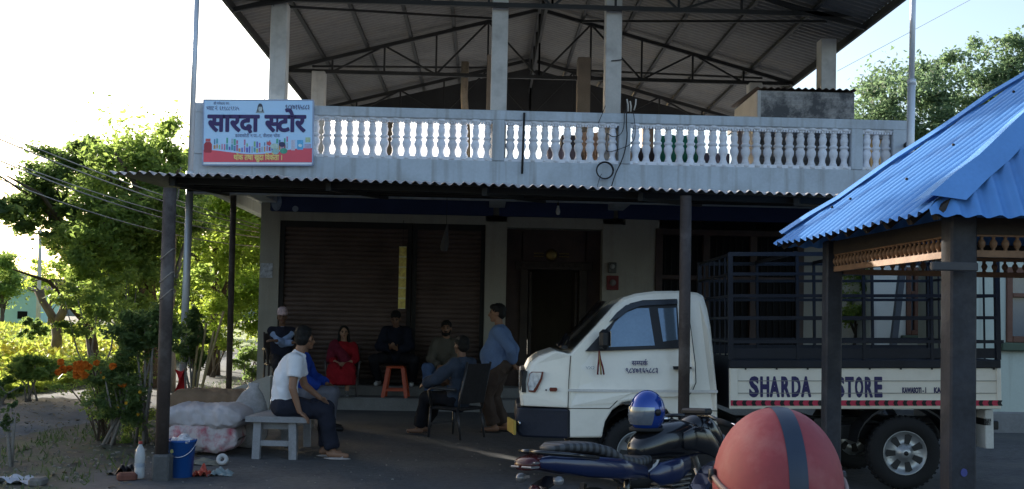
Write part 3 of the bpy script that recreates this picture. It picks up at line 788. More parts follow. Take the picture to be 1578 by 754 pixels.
# things under the awning
c=P(860,322,15.0);b=thing('light_bulb','unlit white bulb hanging on a wire above the doorway','bulb',c-V((0,0,.05)))
mb=MB();mb.tube([c+V((0,0,.08)),V((c.x,c.y,3.34))],.004,5);mb.build('wire',cablem,b)
mb=MB();mb.lathe([(.016,.05),(.018,.02),(.03,-.02),(.034,-.05),(.024,-.08),(.005,-.09)],12,M=Matrix.Translation(c));mb.build('bulb_glass',mat('bulb_glass',(.6,.62,.62),.2,bump=0),b)
mb=MB();mb.lathe([(.02,.09),(.02,.045)],10,M=Matrix.Translation(c));mb.build('bulb_holder',blackm,b)
c=P(686,372,15.4);b=thing('plastic_bag','limp translucent plastic bag hanging under the awning in front of the shutters','bag',c-V((0,0,.15)))
mb=MB();mb.tube([P(688,346,15.4),V((P(688,346,15.4).x,15.4,3.34))],.004,5);mb.build('string',cablem,b)
mb=MB()
for k in range(1): mb.lathe([(.012,.26),(.02,.2),(.035,.1),(.055,-.02),(.06,-.09),(.045,-.14),(.004,-.15)],12,M=Matrix.Translation(c)@Matrix.Rotation(.12,4,'Y'))
mb.build('bag_film',mat('bag_film',(.16,.16,.17),.4,alpha=.75),b)
# notice on the left pier, meter box and red notice by the door
def plate(px,py,w,h,m,name,label,cat,y=Yw-.005,t=.012):
    c=P(px,py,y);mb=MB();mb.bev((c.x-w/2,y-t,c.z-h/2),(c.x+w/2,y,c.z+h/2),.003);return tag(mb.build(name,m),label,cat)
pm=mat('poster_print',(.42,.45,.5),.7,var=.6,scale=14,fine=40,bump=0)
plate(411,417,.20,.24,pm,'poster','small faded poster pasted on the left pier of the shop','poster')
c=P(943,413,Yw-.03);mt=thing('electric_meter','small round faced electricity meter on the pier right of the doorway','meter',c-V((0,0,.09)))
mb=MB();mb.bev((c.x-.07,c.y-.05,c.z-.09),(c.x+.07,c.y+.01,c.z+.09),.012);mb.build('meter_case',mat('meter_grey',(.10,.10,.09),.6),mt)
mb=MB();mb.lathe([(.04,0),(.04,.02),(.005,.024)],14,M=Matrix.Translation(c+V((0,-.05,.02)))@Matrix.Rotation(math.pi/2,4,'X'));mb.build('dial',mat('dial_white',(.32,.32,.30),.5),mt)
c=P(944,436,Yw-.03);mt=thing('red_notice','red notice plate with white disc below the meter by the doorway','notice',c-V((0,0,.11)))
mb=MB();mb.bev((c.x-.10,c.y-.02,c.z-.12),(c.x+.10,c.y,c.z+.12),.01);mb.build('plate',mat('notice_red',(.16,.03,.03),.6,var=.3,scale=9),mt)
mb=MB();mb.lathe([(.055,0),(.055,.008)],16,M=Matrix.Translation(c+V((0,-.02,.0)))@Matrix.Rotation(math.pi/2,4,'X'));mb.build('disc',mat('notice_white',(.18,.16,.15),.6),mt)
# goods and sun-coloured sheets on the terrace behind the balusters
def cloth(px0,px1,zt,zb,Y,col,label,name='cloth'):
    a=P(px0,210,Y).x;b=P(px1,210,Y).x
    mb=MB();mb.grid(lambda u,v:V((a+(b-a)*u,Y+.05*math.sin(u*19+v*2)*(.3+.7*v)+.02*math.sin(v*8),zt+(zb-zt)*v-.02*abs(math.sin(u*math.pi*3)))),40,10)
    return tag(mb.build(name,mat('fabric_%d'%px0,col,.9,var=.2,scale=4)),label,'cloth')
cloth(1012,1085,zr-.12,zfl+.05,Yb+1.0,(.03,.20,.13),'dark green cloth hung behind the right balusters','green_cloth')
cloth(895,922,zr-.12,zfl+.02,Yb+.9,(.52,.33,.22),'peach cloth hung behind the middle balusters, left strip','sunlit_peach_cloth')  # sunlight is painted into the peach of both cloths
cloth(936,951,zr-.12,zfl+.02,Yb+.7,(.58,.38,.25),'narrow peach cloth hung right beside the middle parapet post','sunlit_peach_cloth')
cloth(1333,1372,zr-.15,zfl+.02,Yb+.8,(.60,.36,.16),'orange cloth behind the short baluster panel at the right end','sunlit_wall_sheet')  # orange stands for a sunlit wall seen between the balusters
def crate(px0,px1,pyt,Y,col,label,name='carton',dep=.4):
    a=P(px0,220,Y).x;b=P(px1,220,Y).x;zt=P((px0+px1)/2,pyt,Y).z
    t=thing(name,label,'box',((a+b)/2,Y+dep/2,zfl));mb=MB();mb.bev((a,Y,zfl),(b,Y+dep,zt),.012);mb.build('carton_body',mat('card_%d'%px0,col,.85,var=.15),t)
    mb=MB();mb.box(((a+b)/2-.03,Y-.003,zfl+.01),((a+b)/2+.03,Y-.0005,zt-.005));mb.build('packing_tape',mat('tape_%d'%px0,[c*1.4 for c in col],.4),t)
crate(845,893,227,Yb+.6,(.10,.09,.12),'dark carton on the terrace behind the left middle balusters')
crate(865,888,208,Yb+1.5,(.05,.045,.05),'tall black box on the terrace left of the peach cloth','black_box')
crate(975,1012,228,Yb+.6,(.07,.06,.07),'low dark carton on the terrace just right of the middle post')
crate(1085,1125,236,Yb+.5,(.22,.19,.24),'mauve carton on the terrace right of the green cloth')
crate(1138,1152,180,Yb+.3,(.30,.26,.28),'upright grey board box on the terrace against the brick tank','board_box',.06)
# wooden pole on the terrace
c=P(718,165,20.5);mb=MB();mb.tube([V((c.x+.05,20.5,zfl)),V((c.x+.02,20.5,5.2)),V((c.x-.04,20.5,5.9)),P(717,96,20.5)],.075,8,rs=[.085,.08,.07,.075]);tag(mb.build('wooden_prop',mat('bare_wood',(.30,.24,.18),.85,var=.25,scale=5)),'crooked bare tree trunk propping the terrace roof at the back','prop')

# ------------------------------------------------------------------ blue roofed pavilion on the right
bluetin=mat('blue_tin',(.10,.26,.56),.38,.35,var=.10,scale=1.2,fine=9,bump=.08,dirt=(.10,.20,.42),dirt_amt=.5,dirt_scale=3)
blueridge=mat('blue_ridge_cap',(.12,.29,.60),.38,.35,var=.08,bump=.08)
postblk=mat('black_painted_post',(.022,.024,.032),.6,var=.4,scale=5,dirt=(.07,.065,.07),dirt_amt=.5,dirt_scale=4)
bamboo=mat('turned_wood_orange',(.22,.12,.065),.6,var=.25,scale=6)
cN=PD(1432,318,5.9);cF=PD(1200,374,8.3)
W_=(RM@V((1,0,0)));W_.z=0;W_.normalize()
zE=(cN.z+cF.z)/2;cN.z=cF.z=zE
print('pav eave',zE,cN,cF)
pav=thing('pavilion','open garden pavilion with bright blue corrugated tin hip roof on black posts','pavilion',(cN.x+1.5,cN.y+1,gz(cN.x,cN.y)))
cN2=cN+W_*5.2;cF2=cF+W_*5.2
apx=PD(1865,-60,(cN-CAM).dot(RM@V((0,0,-1)))*.58+(cF-CAM).dot(RM@V((0,0,-1)))*.42)
zA=apx.z;mid=(cN+cF)/2
apx=V((cN.x+2.6,(cN2.y+cF2.y)/2,0));apx=mid+W_*2.65;
# height so that the far hip passes where the photo shows the skyline of the roof
zA=zE+2.02
apx.z=zA
def corr_tri(mb,a,b,top,period=.12,amp=.016):
    """corrugated triangle: eave a-b, ridges run up the slope to the apex"""
    e=b-a;L=e.length;eu=e/L;n=(e.cross(top-a)).normalized()
    if n.z<0:n=-n
    s=(top-a).dot(eu);up=(top-a)-eu*s;H=up.length;uu=up/H
    nu=int(L/period*6);nv=10;vs=[]
    for i in range(nu+1):
        x=L*i/nu
        h=H*min(x/s if s>1e-6 else 9,(L-x)/(L-s) if L-s>1e-6 else 9);h=max(0,min(h,H))
        w=math.sin(2*math.pi*x/period)*amp
        ov=.05+.015*noise.noise(V((math.floor(x/.7)*3.3,1,1)))
        for j in range(nv+1):
            t=j/nv;hh=-ov+(h+ov)*t
            vs.append(a+eu*x+uu*hh+n*(w+.012*noise.noise(V((x*1.5,hh*1.5,2)))))
    fs=[(i*(nv+1)+j,(i+1)*(nv+1)+j,(i+1)*(nv+1)+j+1,i*(nv+1)+j+1) for i in range(nu) for j in range(nv)]
    mb.add(vs,fs,True)
mb=MB()
for a,b in ((cN,cF),(cN,cN2),(cN2,cF2),(cF,cF2)): corr_tri(mb,a,b,apx)
rf=mb.build('tin_roof',bluetin,pav)
for c,oth in ((cN,(cF,cN2)),(cF,(cN,cF2)),(cN2,(cN,cF2)),(cF2,(cF,cN2))):
    mb=MB()
    wd=.21 if c is cN else .07
    s1=((oth[0]-c).normalized()*wd);s2=((oth[1]-c).normalized()*wd)
    def slope(off,t,other):
        # point on the roof face next to the hip
        base=c+off;return base.lerp(apx,t)
    n_=14
    L1=[];L0=[];L2=[]
    for k in range(n_+1):
        t=k/n_;lift=V((0,0,.045+.012*math.sin(k*2.1)+(.012 if k%5==0 else 0)))
        h=c.lerp(apx,t)
        L0.append(h+lift+V((0,0,.02)));L1.append(h+s1*(1-t*.9)+lift*.9+V((0,0,-.0)));L2.append(h+s2*(1-t*.9)+lift*.9)
    for A,B in ((L0,L1),(L0,L2)):
        o=len(mb.v);mb.v+= [tuple(p) for p in A]+[tuple(p) for p in B]
        for k in range(n_): mb.f.append([o+k,o+k+1,o+n_+1+k+1,o+n_+1+k]);mb.mi.append(0);mb.sm.append(False)
    mb.build('ridge_cap',blueridge,rf)
mb=MB();r3=random.Random(5)
for k in range(26):
    u_,v_=r3.random(),r3.random()*.8
    if k%2: a=cN.lerp(cF,.1+.8*u_)
    else: a=cN.lerp(cN2,.05+.4*u_)
    p=a.lerp(apx,v_);mb.ell(p+V((-.03,-.03,.035)),(.012,.012,.01),seg=6,ring=4)
mb.build('roof_nails',steel,rf)
# eave beams, rafters, spindle valance
ins=.28
nN=cN+W_*ins+V((0,ins*.6,0));nF=cF+W_*(ins*.8)-V((0,ins*.6,0));nN.z=nF.z=0
pn=PD(1477,500,6.15);pf=PD(1282,500,8.05);pn.z=pf.z=0
pn2=pn+W_*4.3;pf2=pf+W_*4.5
zb_=zE-.03
for p,w in ((pn,.155),(pf,.125),(pn2,.15),(pf2,.14)):
    g=gz(p.x,p.y);mb=MB();mb.bev((-w/2,-w/2,g-.1),(w/2,w/2,zb_+.02),.012,M=rotz((p.x,p.y,0),YAW));ob=mb.build('pavilion_post',postblk,pav)
    mb=MB();mb.bev((-w/2-.03,-w/2-.03,g-.08),(w/2+.03,w/2+.03,g+.12),.02,M=rotz((p.x,p.y,0),YAW));mb.build('post_foot',plinthm,ob)
beamm=mat('pavilion_beam_wood',(.032,.023,.017),.7,var=.3,scale=5)
for a,b in ((pn,pf),(pn,pn2),(pn2,pf2),(pf,pf2)):
    d=(b-a).normalized();mb=MB();mb.bar(a+d*.09+V((0,0,zb_-.04)),b-d*.09+V((0,0,zb_-.04)),.06,.10);mb.build('eave_beam',beamm,pav)
for k in range(9):
    t=k/8
    mb=MB();a=cN.lerp(cF,t);mb.bar(a+V((.03,0,-.045)),a.lerp(apx,.9)+V((0,0,-.06)),.04,.05);mb.build('rafter',beamm,pav)
for k in range(1,8):
    t=k/8;mb=MB();a=cN.lerp(cN2,t);mb.bar(a+V((0,.03,-.05)),a.lerp(apx,.9)+V((0,0,-.06)),.04,.05);mb.build('rafter',beamm,pav)
sp_prof=[(.010,0),(.016,.012),(.010,.025),(.022,.05),(.030,.085),(.022,.115),(.010,.135),(.015,.15),(.010,.165)]
mb=MB();mb.lathe(sp_prof,9);tmp=mb.build('spindle',bamboo,None,(0,0,0));sp_me=tmp.data;bpy.data.objects.remove(tmp)
PL=pav.location
def valance(a,b,zt,n,h=.165):
    d=(b-a).normalized();mb=MB();e=V((0,0,zt))
    mb.bar(a+d*.08+e,b-d*.08+e,.035,.03);mb.bar(a+d*.08+e-V((0,0,h+.028)),b-d*.08+e-V((0,0,h+.028)),.045,.04)
    p=mb.build('spindle_valance',bamboo,pav)
    for i in range(n):
        c=a.lerp(b,(i+.9)/(n+.8))
        o=bpy.data.objects.new('spindle',sp_me);COL.objects.link(o);o.parent=p;o.location=(c.x-PL.x,c.y-PL.y,zt-h-.012-PL.z);o.scale=(.8,.8,h/.165);WORLD[o.name]=WORLD[pav.name]
valance(pn,pf,zb_-.085,30,.09);valance(pn,pn2,zb_-.085,60,.09);valance(pf,pf2,zb_-.10,56,.09)
# board nailed on the near post
c=PD(1469,411,6.0);mb=MB();mb.bev((c.x-.13,c.y-.02,c.z-.025),(c.x+.14,c.y+.02,c.z+.025),.006);mb.build('nailed_board',mat('grey_board',(.06,.06,.065),.7),pav)
c=PD(1477,728,6.05);c2=pn+V((0,0,c.z));mb=MB();mb.prism([(.02*math.cos(k),.024*math.sin(k)) for k in [q*.5236 for q in range(12)]],lambda u,v,d:c2+V((u,-.079-d,v)),0,.003);mb.build('blue_sticker',mat('sticker_blue',(.05,.06,.22),.5),pav)

# ------------------------------------------------------------------ neighbouring pale green house on the right
Yn=14.6
pgreen=mat('pale_green_plaster',(.46,.51,.46),.9,var=.08,scale=1.5,streak=.3,dirt=(.22,.22,.2),dirt_amt=.3)
palew=mat('pale_wall',(.72,.73,.70),.9,var=.08,streak=.2)
grn=mat('dark_green_sill',(.07,.10,.07),.7)
xa=P(1492,480,Yn).x
nh=thing('neighbour_house','pale green plastered house with brown framed windows at the right edge','house',(xa+2.5,Yn+2,0))
wx0,wx1=P(1550,470,Yn).x,P(1640,470,Yn).x;wz0,wz1=P(1560,528,Yn).z,P(1560,412,Yn).z
mb=MB();mb.box((xa,Yn,.3),(wx0,Yn+.22,3.2));mb.box((wx1,Yn,.3),(xa+5,Yn+.22,3.2));mb.box((wx0,Yn,.3),(wx1,Yn+.22,wz0));mb.box((wx0,Yn,wz1),(wx1,Yn+.22,3.2))
mb.box((xa,Yn+.22,.3),(xa+.2,Yn+1.7,3.2));mb.box((xa+4.8,Yn+.22,.3),(xa+5,Yn+1.7,3.2));mb.box((xa+.2,Yn+1.5,.3),(xa+4.8,Yn+1.7,3.2));mb.build('wall',pgreen,nh)
mb=MB();mb.bev((xa-.05,Yn-.06,-.05),(xa+5.05,Yn+1.75,.3),.02);mb.build('plinth',plinthm,nh)
mb=MB();mb.bev((xa-.3,Yn-.35,3.2),(xa+5.3,Yn+1.9,3.34),.02);mb.build('roof_slab',palew,nh)
def win(parent,x0,x1,z0,z1,y):
    mb=MB();w=.09
    mb.bev((x0,y-.03,z0),(x0+w,y+.1,z1),.01);mb.bev((x1-w,y-.03,z0),(x1,y+.1,z1),.01);mb.bev((x0+w,y-.028,z0),(x1-w,y+.1,z0+w),.01);mb.bev((x0+w,y-.028,z1-w),(x1-w,y+.1,z1),.01)
    mb.bev(((x0+x1)/2-.04,y-.02,z0+w),((x0+x1)/2+.04,y+.08,z1-w),.01);mb.bev((x0+w,y-.018,z0+(z1-z0)*.6),(x1-w,y+.07,z0+(z1-z0)*.6+.06),.01)
    f=mb.build('window',mat('window_brown_%d'%int(x0*100),(.13,.06,.04),.6,var=.2),parent)
    mb=MB();mb.box((x0+w,y+.05,z0+w),(x1-w,y+.056,z1-w));mb.build('pane',mat('pane_%d'%int(x0*100),(.10,.14,.18),.06,bump=0,spec=.8),f)
    mb=MB();mb.bev((x0-.1,y-.1,z0-.12),(x1+.1,y-.001,z0-.002),.015);mb.build('sill',grn,f)
win(nh,wx0,wx1,wz0,wz1,Yn)
Y2=18.6
xa2,xb2=P(1342,460,Y2).x,P(1500,460,Y2).x
ow=thing('outhouse','pale walled outhouse with brown window seen through the truck cage','house',((xa2+xb2)/2,Y2+1,0))
wx0,wx1=P(1396,470,Y2).x,P(1428,470,Y2).x;wz0,wz1=P(1410,517,Y2).z,P(1410,412,Y2).z
mb=MB();mb.box((xa2,Y2,0),(wx0,Y2+.2,2.9));mb.box((wx1,Y2,0),(xb2+1.5,Y2+.2,2.9));mb.box((wx0,Y2,0),(wx1,Y2+.2,wz0));mb.box((wx0,Y2,wz1),(wx1,Y2+.2,2.9))
mb.box((xa2,Y2+.2,0),(xa2+.2,Y2+3,2.9));mb.build('wall',palew,ow)
mb=MB();mb.bev((xa2-.1,Y2-.05,2.9),(xb2+1.7,Y2+3.2,3.0),.02);mb.build('roof_slab',palew,ow)
win(ow,wx0,wx1,wz0,wz1,Y2)
a=P(1375,545,17.6);b=P(1396,415,17.6);mb=MB();mb.bar(V((a.x-.12,17.6,0)),b+V((.0,0.1,.2)),.10);tag(mb.build('leaning_plank',mat('plank_bluegrey',(.15,.17,.21),.8)),'blue grey plank leaning on the outhouse wall','plank')
# ------------------------------------------------------------------ pickup truck
DT=9.25;S=F/DT
X_=(RM@V((1,0,0))).normalized()
Zt=(RM@V((0,1,0)));Yt=V((-RM[0][2],-RM[1][2],-RM[2][2]));Yt=Yt-X_*Yt.dot(X_);Yt.z=0;Yt.normalize();Zt=X_.cross(Yt).normalized();Yt=Zt.cross(X_).normalized()
def onplane(px,py): return PD(px,py,DT)
org=onplane(1055,755.5)
TM=frame(org,X_,Yt,Zt)
truck=thing('pickup_truck','white pickup truck with a dark caged load bed parked under the awning','truck',None,M=TM)
k_=1/S
def TX(px):return (px-1055)*k_
def TZ(py):return (755.5-py)*k_
def TP(l):return [(TX(a),TZ(b)) for a,b in l]
white=mat('truck_white_paint',(.82,.775,.68),.32,var=.03,scale=1.5,bump=.02,coat=.4,dirt=(.45,.40,.33),dirt_amt=.25,dirt_scale=2)
bluebk=mat('bumper_dark_blue',(.012,.016,.03),.5,var=.2)
cage=mat('cage_navy_paint',(.011,.014,.024),.5,.1,var=.3,scale=4)
tglass=mat('truck_glass',(.15,.205,.26),.07,.5,var=.15,scale=1.5,bump=0)
wglass=mat('windscreen_glass',(.01,.012,.015),.05,var=.1,bump=0,spec=.7)
seam=mat('panel_seam',(.03,.03,.03),.8)
TW=1.52
def tum(z): 
    return 0.0 if z<1.02 else .17*((z-1.02)/.72)**1.25
MT=lambda:MB(TM)
# body shell: side profile lofted across the width with tumblehome and rounded shoulders
prof=TP([(803,628),(801,612),(806,588),(811,572),(817,560),(832,549),(856,541),(879,546),(920,503),(950,470),(965,458),(985,451.5),(1015,447.5),(1055,447),(1083,450),(1092,455),(1097,475),(1101,504),(1107,600),(1108,672),(1046,672),(1042,650),(1030,633),(1010,622),(985,618),(960,622),(943,634),(932,652),(927,676),(876,676),(876,630)])
def shell(mb):
    n=len(prof);cx=sum(p[0] for p in prof)/n;cz=.95
    rows=[]
    for d,ins in ((0,.05),(.012,.02),(.045,0),(TW-.045,0),(TW-.012,.02),(TW,.05)):
        row=[]
        for (x,z) in prof:
            top=max(0,min(1,(z-1.2)/.4));front=max(0,min(1,(-1.1-x)/.3))
            e=ins*(.35+.9*max(top,front))
            dx=cx-x;dz=cz-z;L=math.hypot(dx,dz)
            t=tum(z)+(.09*front if 1 else 0)
            y=d+(t if d<TW/2 else -t)
            row.append((x+dx/L*e,y,z+dz/L*e))
        rows.append(row)
    o=len(mb.v);pts=[p for r in rows for p in r];fs=[]
    for i in range(5):
        for k in range(n):
            k2=(k+1)%n;fs.append((i*n+k,i*n+k2,(i+1)*n+k2,(i+1)*n+k))
    fs.append(tuple(range(n)));fs.append(tuple(5*n+k for k in range(n))[::-1])
    mb.add(pts,fs,False)
mb=MT();shell(mb)
body=mb.build('cab',white,truck,fix=True)
bv=body.modifiers.new('b','BEVEL');bv.width=.012;bv.segments=2;bv.limit_method='ANGLE';bv.angle_limit=R(40)
def side(px,py,d=0.,far=False):
    x,z=TX(px),TZ(py);front=max(0,min(1,(-1.1-x)/.3));y=tum(z)+.09*front-d
    return V((x,y if not far else TW-y,z))
def panel(name,poly,m,d0,d1,parent,both=True,nm2=None):
    for far in ((False,True) if both else (False,)):
        mb=MT();mb.prism(poly,lambda u,v,d:side(u,v,d,far),d0,d1);ob=mb.build(name,m,parent,fix=True)
        if not far:first=ob
    return first
# doors: outline seam, black glass surround, panes, handle, mirror
def seamline(pts,parent,name='door_seam',w=.007):
    for far in (False,True):
        mb=MT()
        for a,b in zip(pts,pts[1:]): mb.bar(side(*a,.001,far),side(*b,.001,far),w,.006,up=(0,1,0))
        o=mb.build(name,seam,parent)
    return o
door=panel('door',[(881,549),(921,507),(948,478),(962,466),(985,459),(1040,457),(1062,457),(1065,470),(1069,520),(1072,570),(1070,592),(1063,603),(1040,612),(1022,612),(1000,606),(975,606),(958,614),(945,622),(880,626)],white,-.01,.006,body)
seamline([(880,549),(877,585),(875.5,628),(875.5,676)],body)
seamline([(1064,458),(1068,500),(1073,560),(1073.5,590),(1068,603),(1062,610)],body)
seamline([(876,630),(940,630),(952,618)],body,'sill_seam');seamline([(1058,632),(1107,634)],body,'sill_seam')
panel('side_moulding',[(876,600),(1107,602),(1107,606),(876,604)],mat('truck_dull_white_strip',(.62,.60,.57),.5),-.01,.009,body)  # moulding strip in a slightly greyer white than the body
sur=panel('window_surround',[(903,542),(925,518),(946,497),(962,478),(975,467),(995,462),(1049,460),(1050,537.5),(1000,539)],blackm,-.01,.011,door)
panel('window_pane',[(938,535.5),(941,512),(950,497),(965,483),(985,475),(1004,474.5),(1011,533)],tglass,.008,.0135,sur)
panel('window_pane',[(1018,475),(1047,474),(1047,524),(1024,527)],tglass,.008,.0135,sur)
panel('rain_visor',[(941,496),(953,482),(968,470),(990,463.5),(1049,461.5),(1049,468),(992,471),(972,478),(958,489)],mat('smoked_visor',(.02,.025,.035),.25),.0,.03,sur)
hd=panel('door_handle',[(1038,565),(1061,565),(1062,570),(1039,570)],blackm,0,.03,door)
panel('keyhole',[(1064,566),(1067,566),(1067,569),(1064,569)],seam,0,.012,door)
for far in (False,True):
    mb=MT();a=side(930,538,.0,far);s_=1 if not far else -1
    mb.bar(a,a+V((-.02,-.08*s_,.03)),.03);mb.build('mirror_arm',blackm,door)
    c=a+V((.01,-.12*s_,.09));mb=MT();mb.bev((c.x-.05,c.y-.055,c.z-.085),(c.x+.045,c.y+.055,c.z+.085),.03);mr=mb.build('mirror',blackm,door)
    mb=MT();mb.bev((c.x+.045,c.y-.045,c.z-.07),(c.x+.05,c.y+.045,c.z+.07),.002);mb.build('mirror_glass',chrome,mr)
# charm ribbons under the mirror
mb=MT();a=side(923,541,.10)
for q,dx in ((0,-.01),(1,.012),(2,.03)):
    mb.cur=q%2;mb.tube([a,a+V((dx*.3,-.01,-.07)),a+V((dx,-.005,-.14)),a+V((dx*1.4,0,-.21))],.008,5)
mb.build('charm_ribbon',[mat('ribbon_red',(.14,.015,.02),.8),mat('ribbon_gold',(.35,.25,.10),.7)],door)
# door lettering
truckblue=mat('truck_lettering_blue',(.03,.025,.11),.5,var=.05,bump=0)
slf=lambda u,v:side(u,-v,.0085)
mb=MT();put_text(mb,'स<म>पक^',slf,974.5,999,-563.5,6.5,.02);mb.build('lettering',truckblue,door,fix=False)
mb=MT();put_text(mb,'९८४७१६५८८३',slf,964.5,1014.5,-575,7,.02);mb.build('lettering',truckblue,door)
gbadge=mat('badge_grey',(.35,.35,.36),.4,.6)
mb=MT();put_text(mb,'VX2',slf,903,917,-569.5,4.5,.01,False);mb.build('badge',gbadge,door)
# windscreen, bonnet line, wipers
mb=MT();o=.012
A=TP([(882,542),(949,467)]);
nz=V((-(A[1][1]-A[0][1]),0,(A[1][0]-A[0][0]))).normalized()
def ws(t,y): 
    x=A[0][0]+(A[1][0]-A[0][0])*t;z=A[0][1]+(A[1][1]-A[0][1])*t;bow=-.05*(1-((y-TW/2)/(TW/2))**2)
    return V((x+bow*.8-.03,y,z+.0-bow*.3+.035*0))+nz*.022
mb.grid(lambda a,b:ws(b,.10+.06*b+(TW-.2-.12*b)*a),12,5);mb.build('windscreen',wglass,truck)
mb=MT();mb.bar(ws(.02,.12)+nz*.01,ws(.02,TW-.12)+nz*.01,.05,.03);mb.bar(ws(.0,.5)+nz*.02,ws(.25,.9)+nz*.02,.015);mb.bar(ws(.0,.2)+nz*.02,ws(.22,.6)+nz*.02,.015);mb.build('wiper',blackm,truck)
# front lamp, indicator, grille, bumper, number plate
lampg=mat('headlamp_lens',(.55,.60,.66),.12,.4,bump=.05,var=.4,scale=25);amber=mat('amber_lens',(.13,.025,.015),.3,bump=0)
for far in (False,True):
    mb=MT();mb.prism([(815,605),(813,594),(816,577),(820,574),(838,574),(836,585),(829,600),(825,606)],lambda u,v,d:side(u,v,d,far),-.12,.012);h=mb.build('headlight',amber,truck,fix=True)
    mb=MT();mb.prism([(815.5,603),(814,593),(817,577.5),(821,575),(835,575),(832.5,585),(826,597),(822,603)],lambda u,v,d:side(u,v,d,far),.0,.016);mb.build('lamp_lens',lampg,h,fix=True)
    mb=MT();mb.prism([(848,598),(858,598),(859,600),(859,602),(857,604),(848,604),(847,602),(847,600)],lambda u,v,d:side(u,v,d,far),.0,.012);mb.build('indicator',amber,truck,fix=True)
    mb=MT();a=side(842,602,0,far);mb.ell(a,(.008,.006,.008),seg=8,ring=5);mb.build('badge_dot',seam,truck)
panel('grille_corner',[(804,606),(804,590),(808,573),(812.5,573),(810.5,590),(811,606)],blackm,-.05,.012,truck)
mb=MT()
x=TX(806);mb.bev((x-.025,.22,TZ(607)),(x+.05,TW-.22,TZ(573)),.012);gr=mb.build('grille',blackm,truck)
mb=MT();
for q in range(3): mb.bar((x-.03,.24,TZ(604-q*11)),(x-.03,TW-.24,TZ(604-q*11)),.012)
mb.build('grille_bar',chrome,gr)
bp=TP([(796,630),(793,645),(795,668),(801,677),(875,677),(875,630.5)])
mb=MT()
n=len(bp);rows=[]
for d,e in ((-.006,.03),(.03,.0),(TW-.03,0),(TW+.006,.03)):
    row=[]
    for x,z in bp:
        fr_=max(0,min(1,(-1.05-x)/.4));yy=.16*fr_**2
        row.append((x+e,d+(yy if d<TW/2 else -yy),z))
    rows.append(row)
pts=[p for r in rows for p in r];fs=[(i*n+k,i*n+(k+1)%n,(i+1)*n+(k+1)%n,(i+1)*n+k) for i in range(3) for k in range(n)]+[tuple(range(n)),tuple(3*n+k for k in range(n))[::-1]]
mb.add(pts,fs,False);bump_=mb.build('bumper',bluebk,truck,fix=True)
bvm=bump_.modifiers.new('b','BEVEL');bvm.width=.02;bvm.segments=2;bvm.limit_method='ANGLE'
for far in (False,True):
    mb=MT();mb.ell(side(801,655,.0,far)+V((0,-.07 if far else .07,0)),(.02,.04,.025));mb.build('fog_lamp',chrome,bump_)
mb=MT();x=TX(793);mb.bev((-.012,-.05,0),(.012,.34,.13),.005,M=Matrix.Translation((x-.005,.10,TZ(672)))@Matrix.Rotation(R(9),4,'Z'));mb.build('number_plate',mat('plate_yellow',(.38,.26,.05),.6,var=.2),bump_)
# load bed
b0,b1=TX(1125.5),TX(1545)
zt_,zb1=TZ(568),TZ(631)
mb=MT()
mb.bev((b0,0,zb1),(b1,.04,zt_),.006);mb.bev((b0,TW+.04-.04,zb1),(b1,TW+.04,zt_),.006);mb.bev((b1-.04,.041,zb1),(b1,TW-.001,zt_),.006)
mb.box((b0+.04,.041,zb1+.02),(b1-.04,TW-.001,zb1+.07))
bed=mb.build('load_bed',white,truck)
mb=MT();mb.bev((b0,.041,zb1),(b0+.04,TW-.001,zt_+.1),.006);mb.build('headboard',cage,truck)
mb=MT()
for py in (587.5,606.5): mb.bar((TX(1138),-.001,TZ(py)),(TX(1538),-.001,TZ(py)),.006,.008,up=(0,1,0))
mb.build('plank_groove',mat('groove_grey',(.22,.21,.2),.8),bed)
for a,b in ((1126,1138),(1538,1545)):
    mb=MT();mb.bev((TX(a),-.012,zb1+.03),(TX(b),.0,zt_-.005),.004);mb.build('corner_post',white,bed)
# reflective tape
mb=MT();mb.cur=0;z0,z1=TZ(625.8),TZ(617.3)
mb.add([V((b0+.005,-.013,z0)),V((b1-.005,-.013,z0)),V((b1-.005,-.013,z1)),V((b0+.005,-.013,z1))],[(0,1,2,3)],False);mb.cur=1
px=1129.
while px<1540:
    a=TX(px);w=.035;s_=.012;zm=(z0+z1)/2
    mb.add([V((a+s_,-.0155,z0)),V((a+s_+w,-.0155,z0)),V((a+w,-.0155,zm)),V((a+s_+w,-.0155,z1)),V((a+s_,-.0155,z1)),V((a,-.0155,zm))],[(0,1,2,5),(5,2,3,4)],False);px+=14.6
mb.build('chevron_tape',[mat('tape_red',(.50,.025,.07),.4,bump=0),mat('tape_black',(.012,.01,.012),.5,bump=0)],bed)
mb=MT();mb.box((b0+.01,-.0125,z0-.003),(b1-.01,-.0005,z1+.003));mb.build('tape_backing',white,bed)
blf=lambda u,v:V((TX(u),-.0045,TZ(-v)))
for body_,u0,u1,v0,h,bd in (('SHARDA',1156,1251,-610.5,28,.055),('STORE',1290,1361,-611,28,.055)):
    mb=MT()
    # condensed heavy capitals: each letter fitted to its slot
    n=len(body_);gap=2.2;w=(u1-u0-gap*(n-1))/n
    for i,ch in enumerate(body_): put_text(mb,ch,blf,u0+i*(w+gap),u0+i*(w+gap)+w,v0,h,bd,False)
    mb.build('lettering',truckblue,bed)
for body_,u0,u1 in (('KAWASOTI - 1',1392,1429),('KAILASH',1441,1472)):
    mb=MT();put_text(mb,body_,blf,u0,u1,-606,8,.05,False);mb.build('lettering',truckblue,bed)
mb=MT()
for i in range(9): mb.bar((TX(1150+i*48),-.01,zt_-.012),(TX(1150+i*48),-.01,zt_+.012),.014)
mb.build('bed_hook',steel,bed)
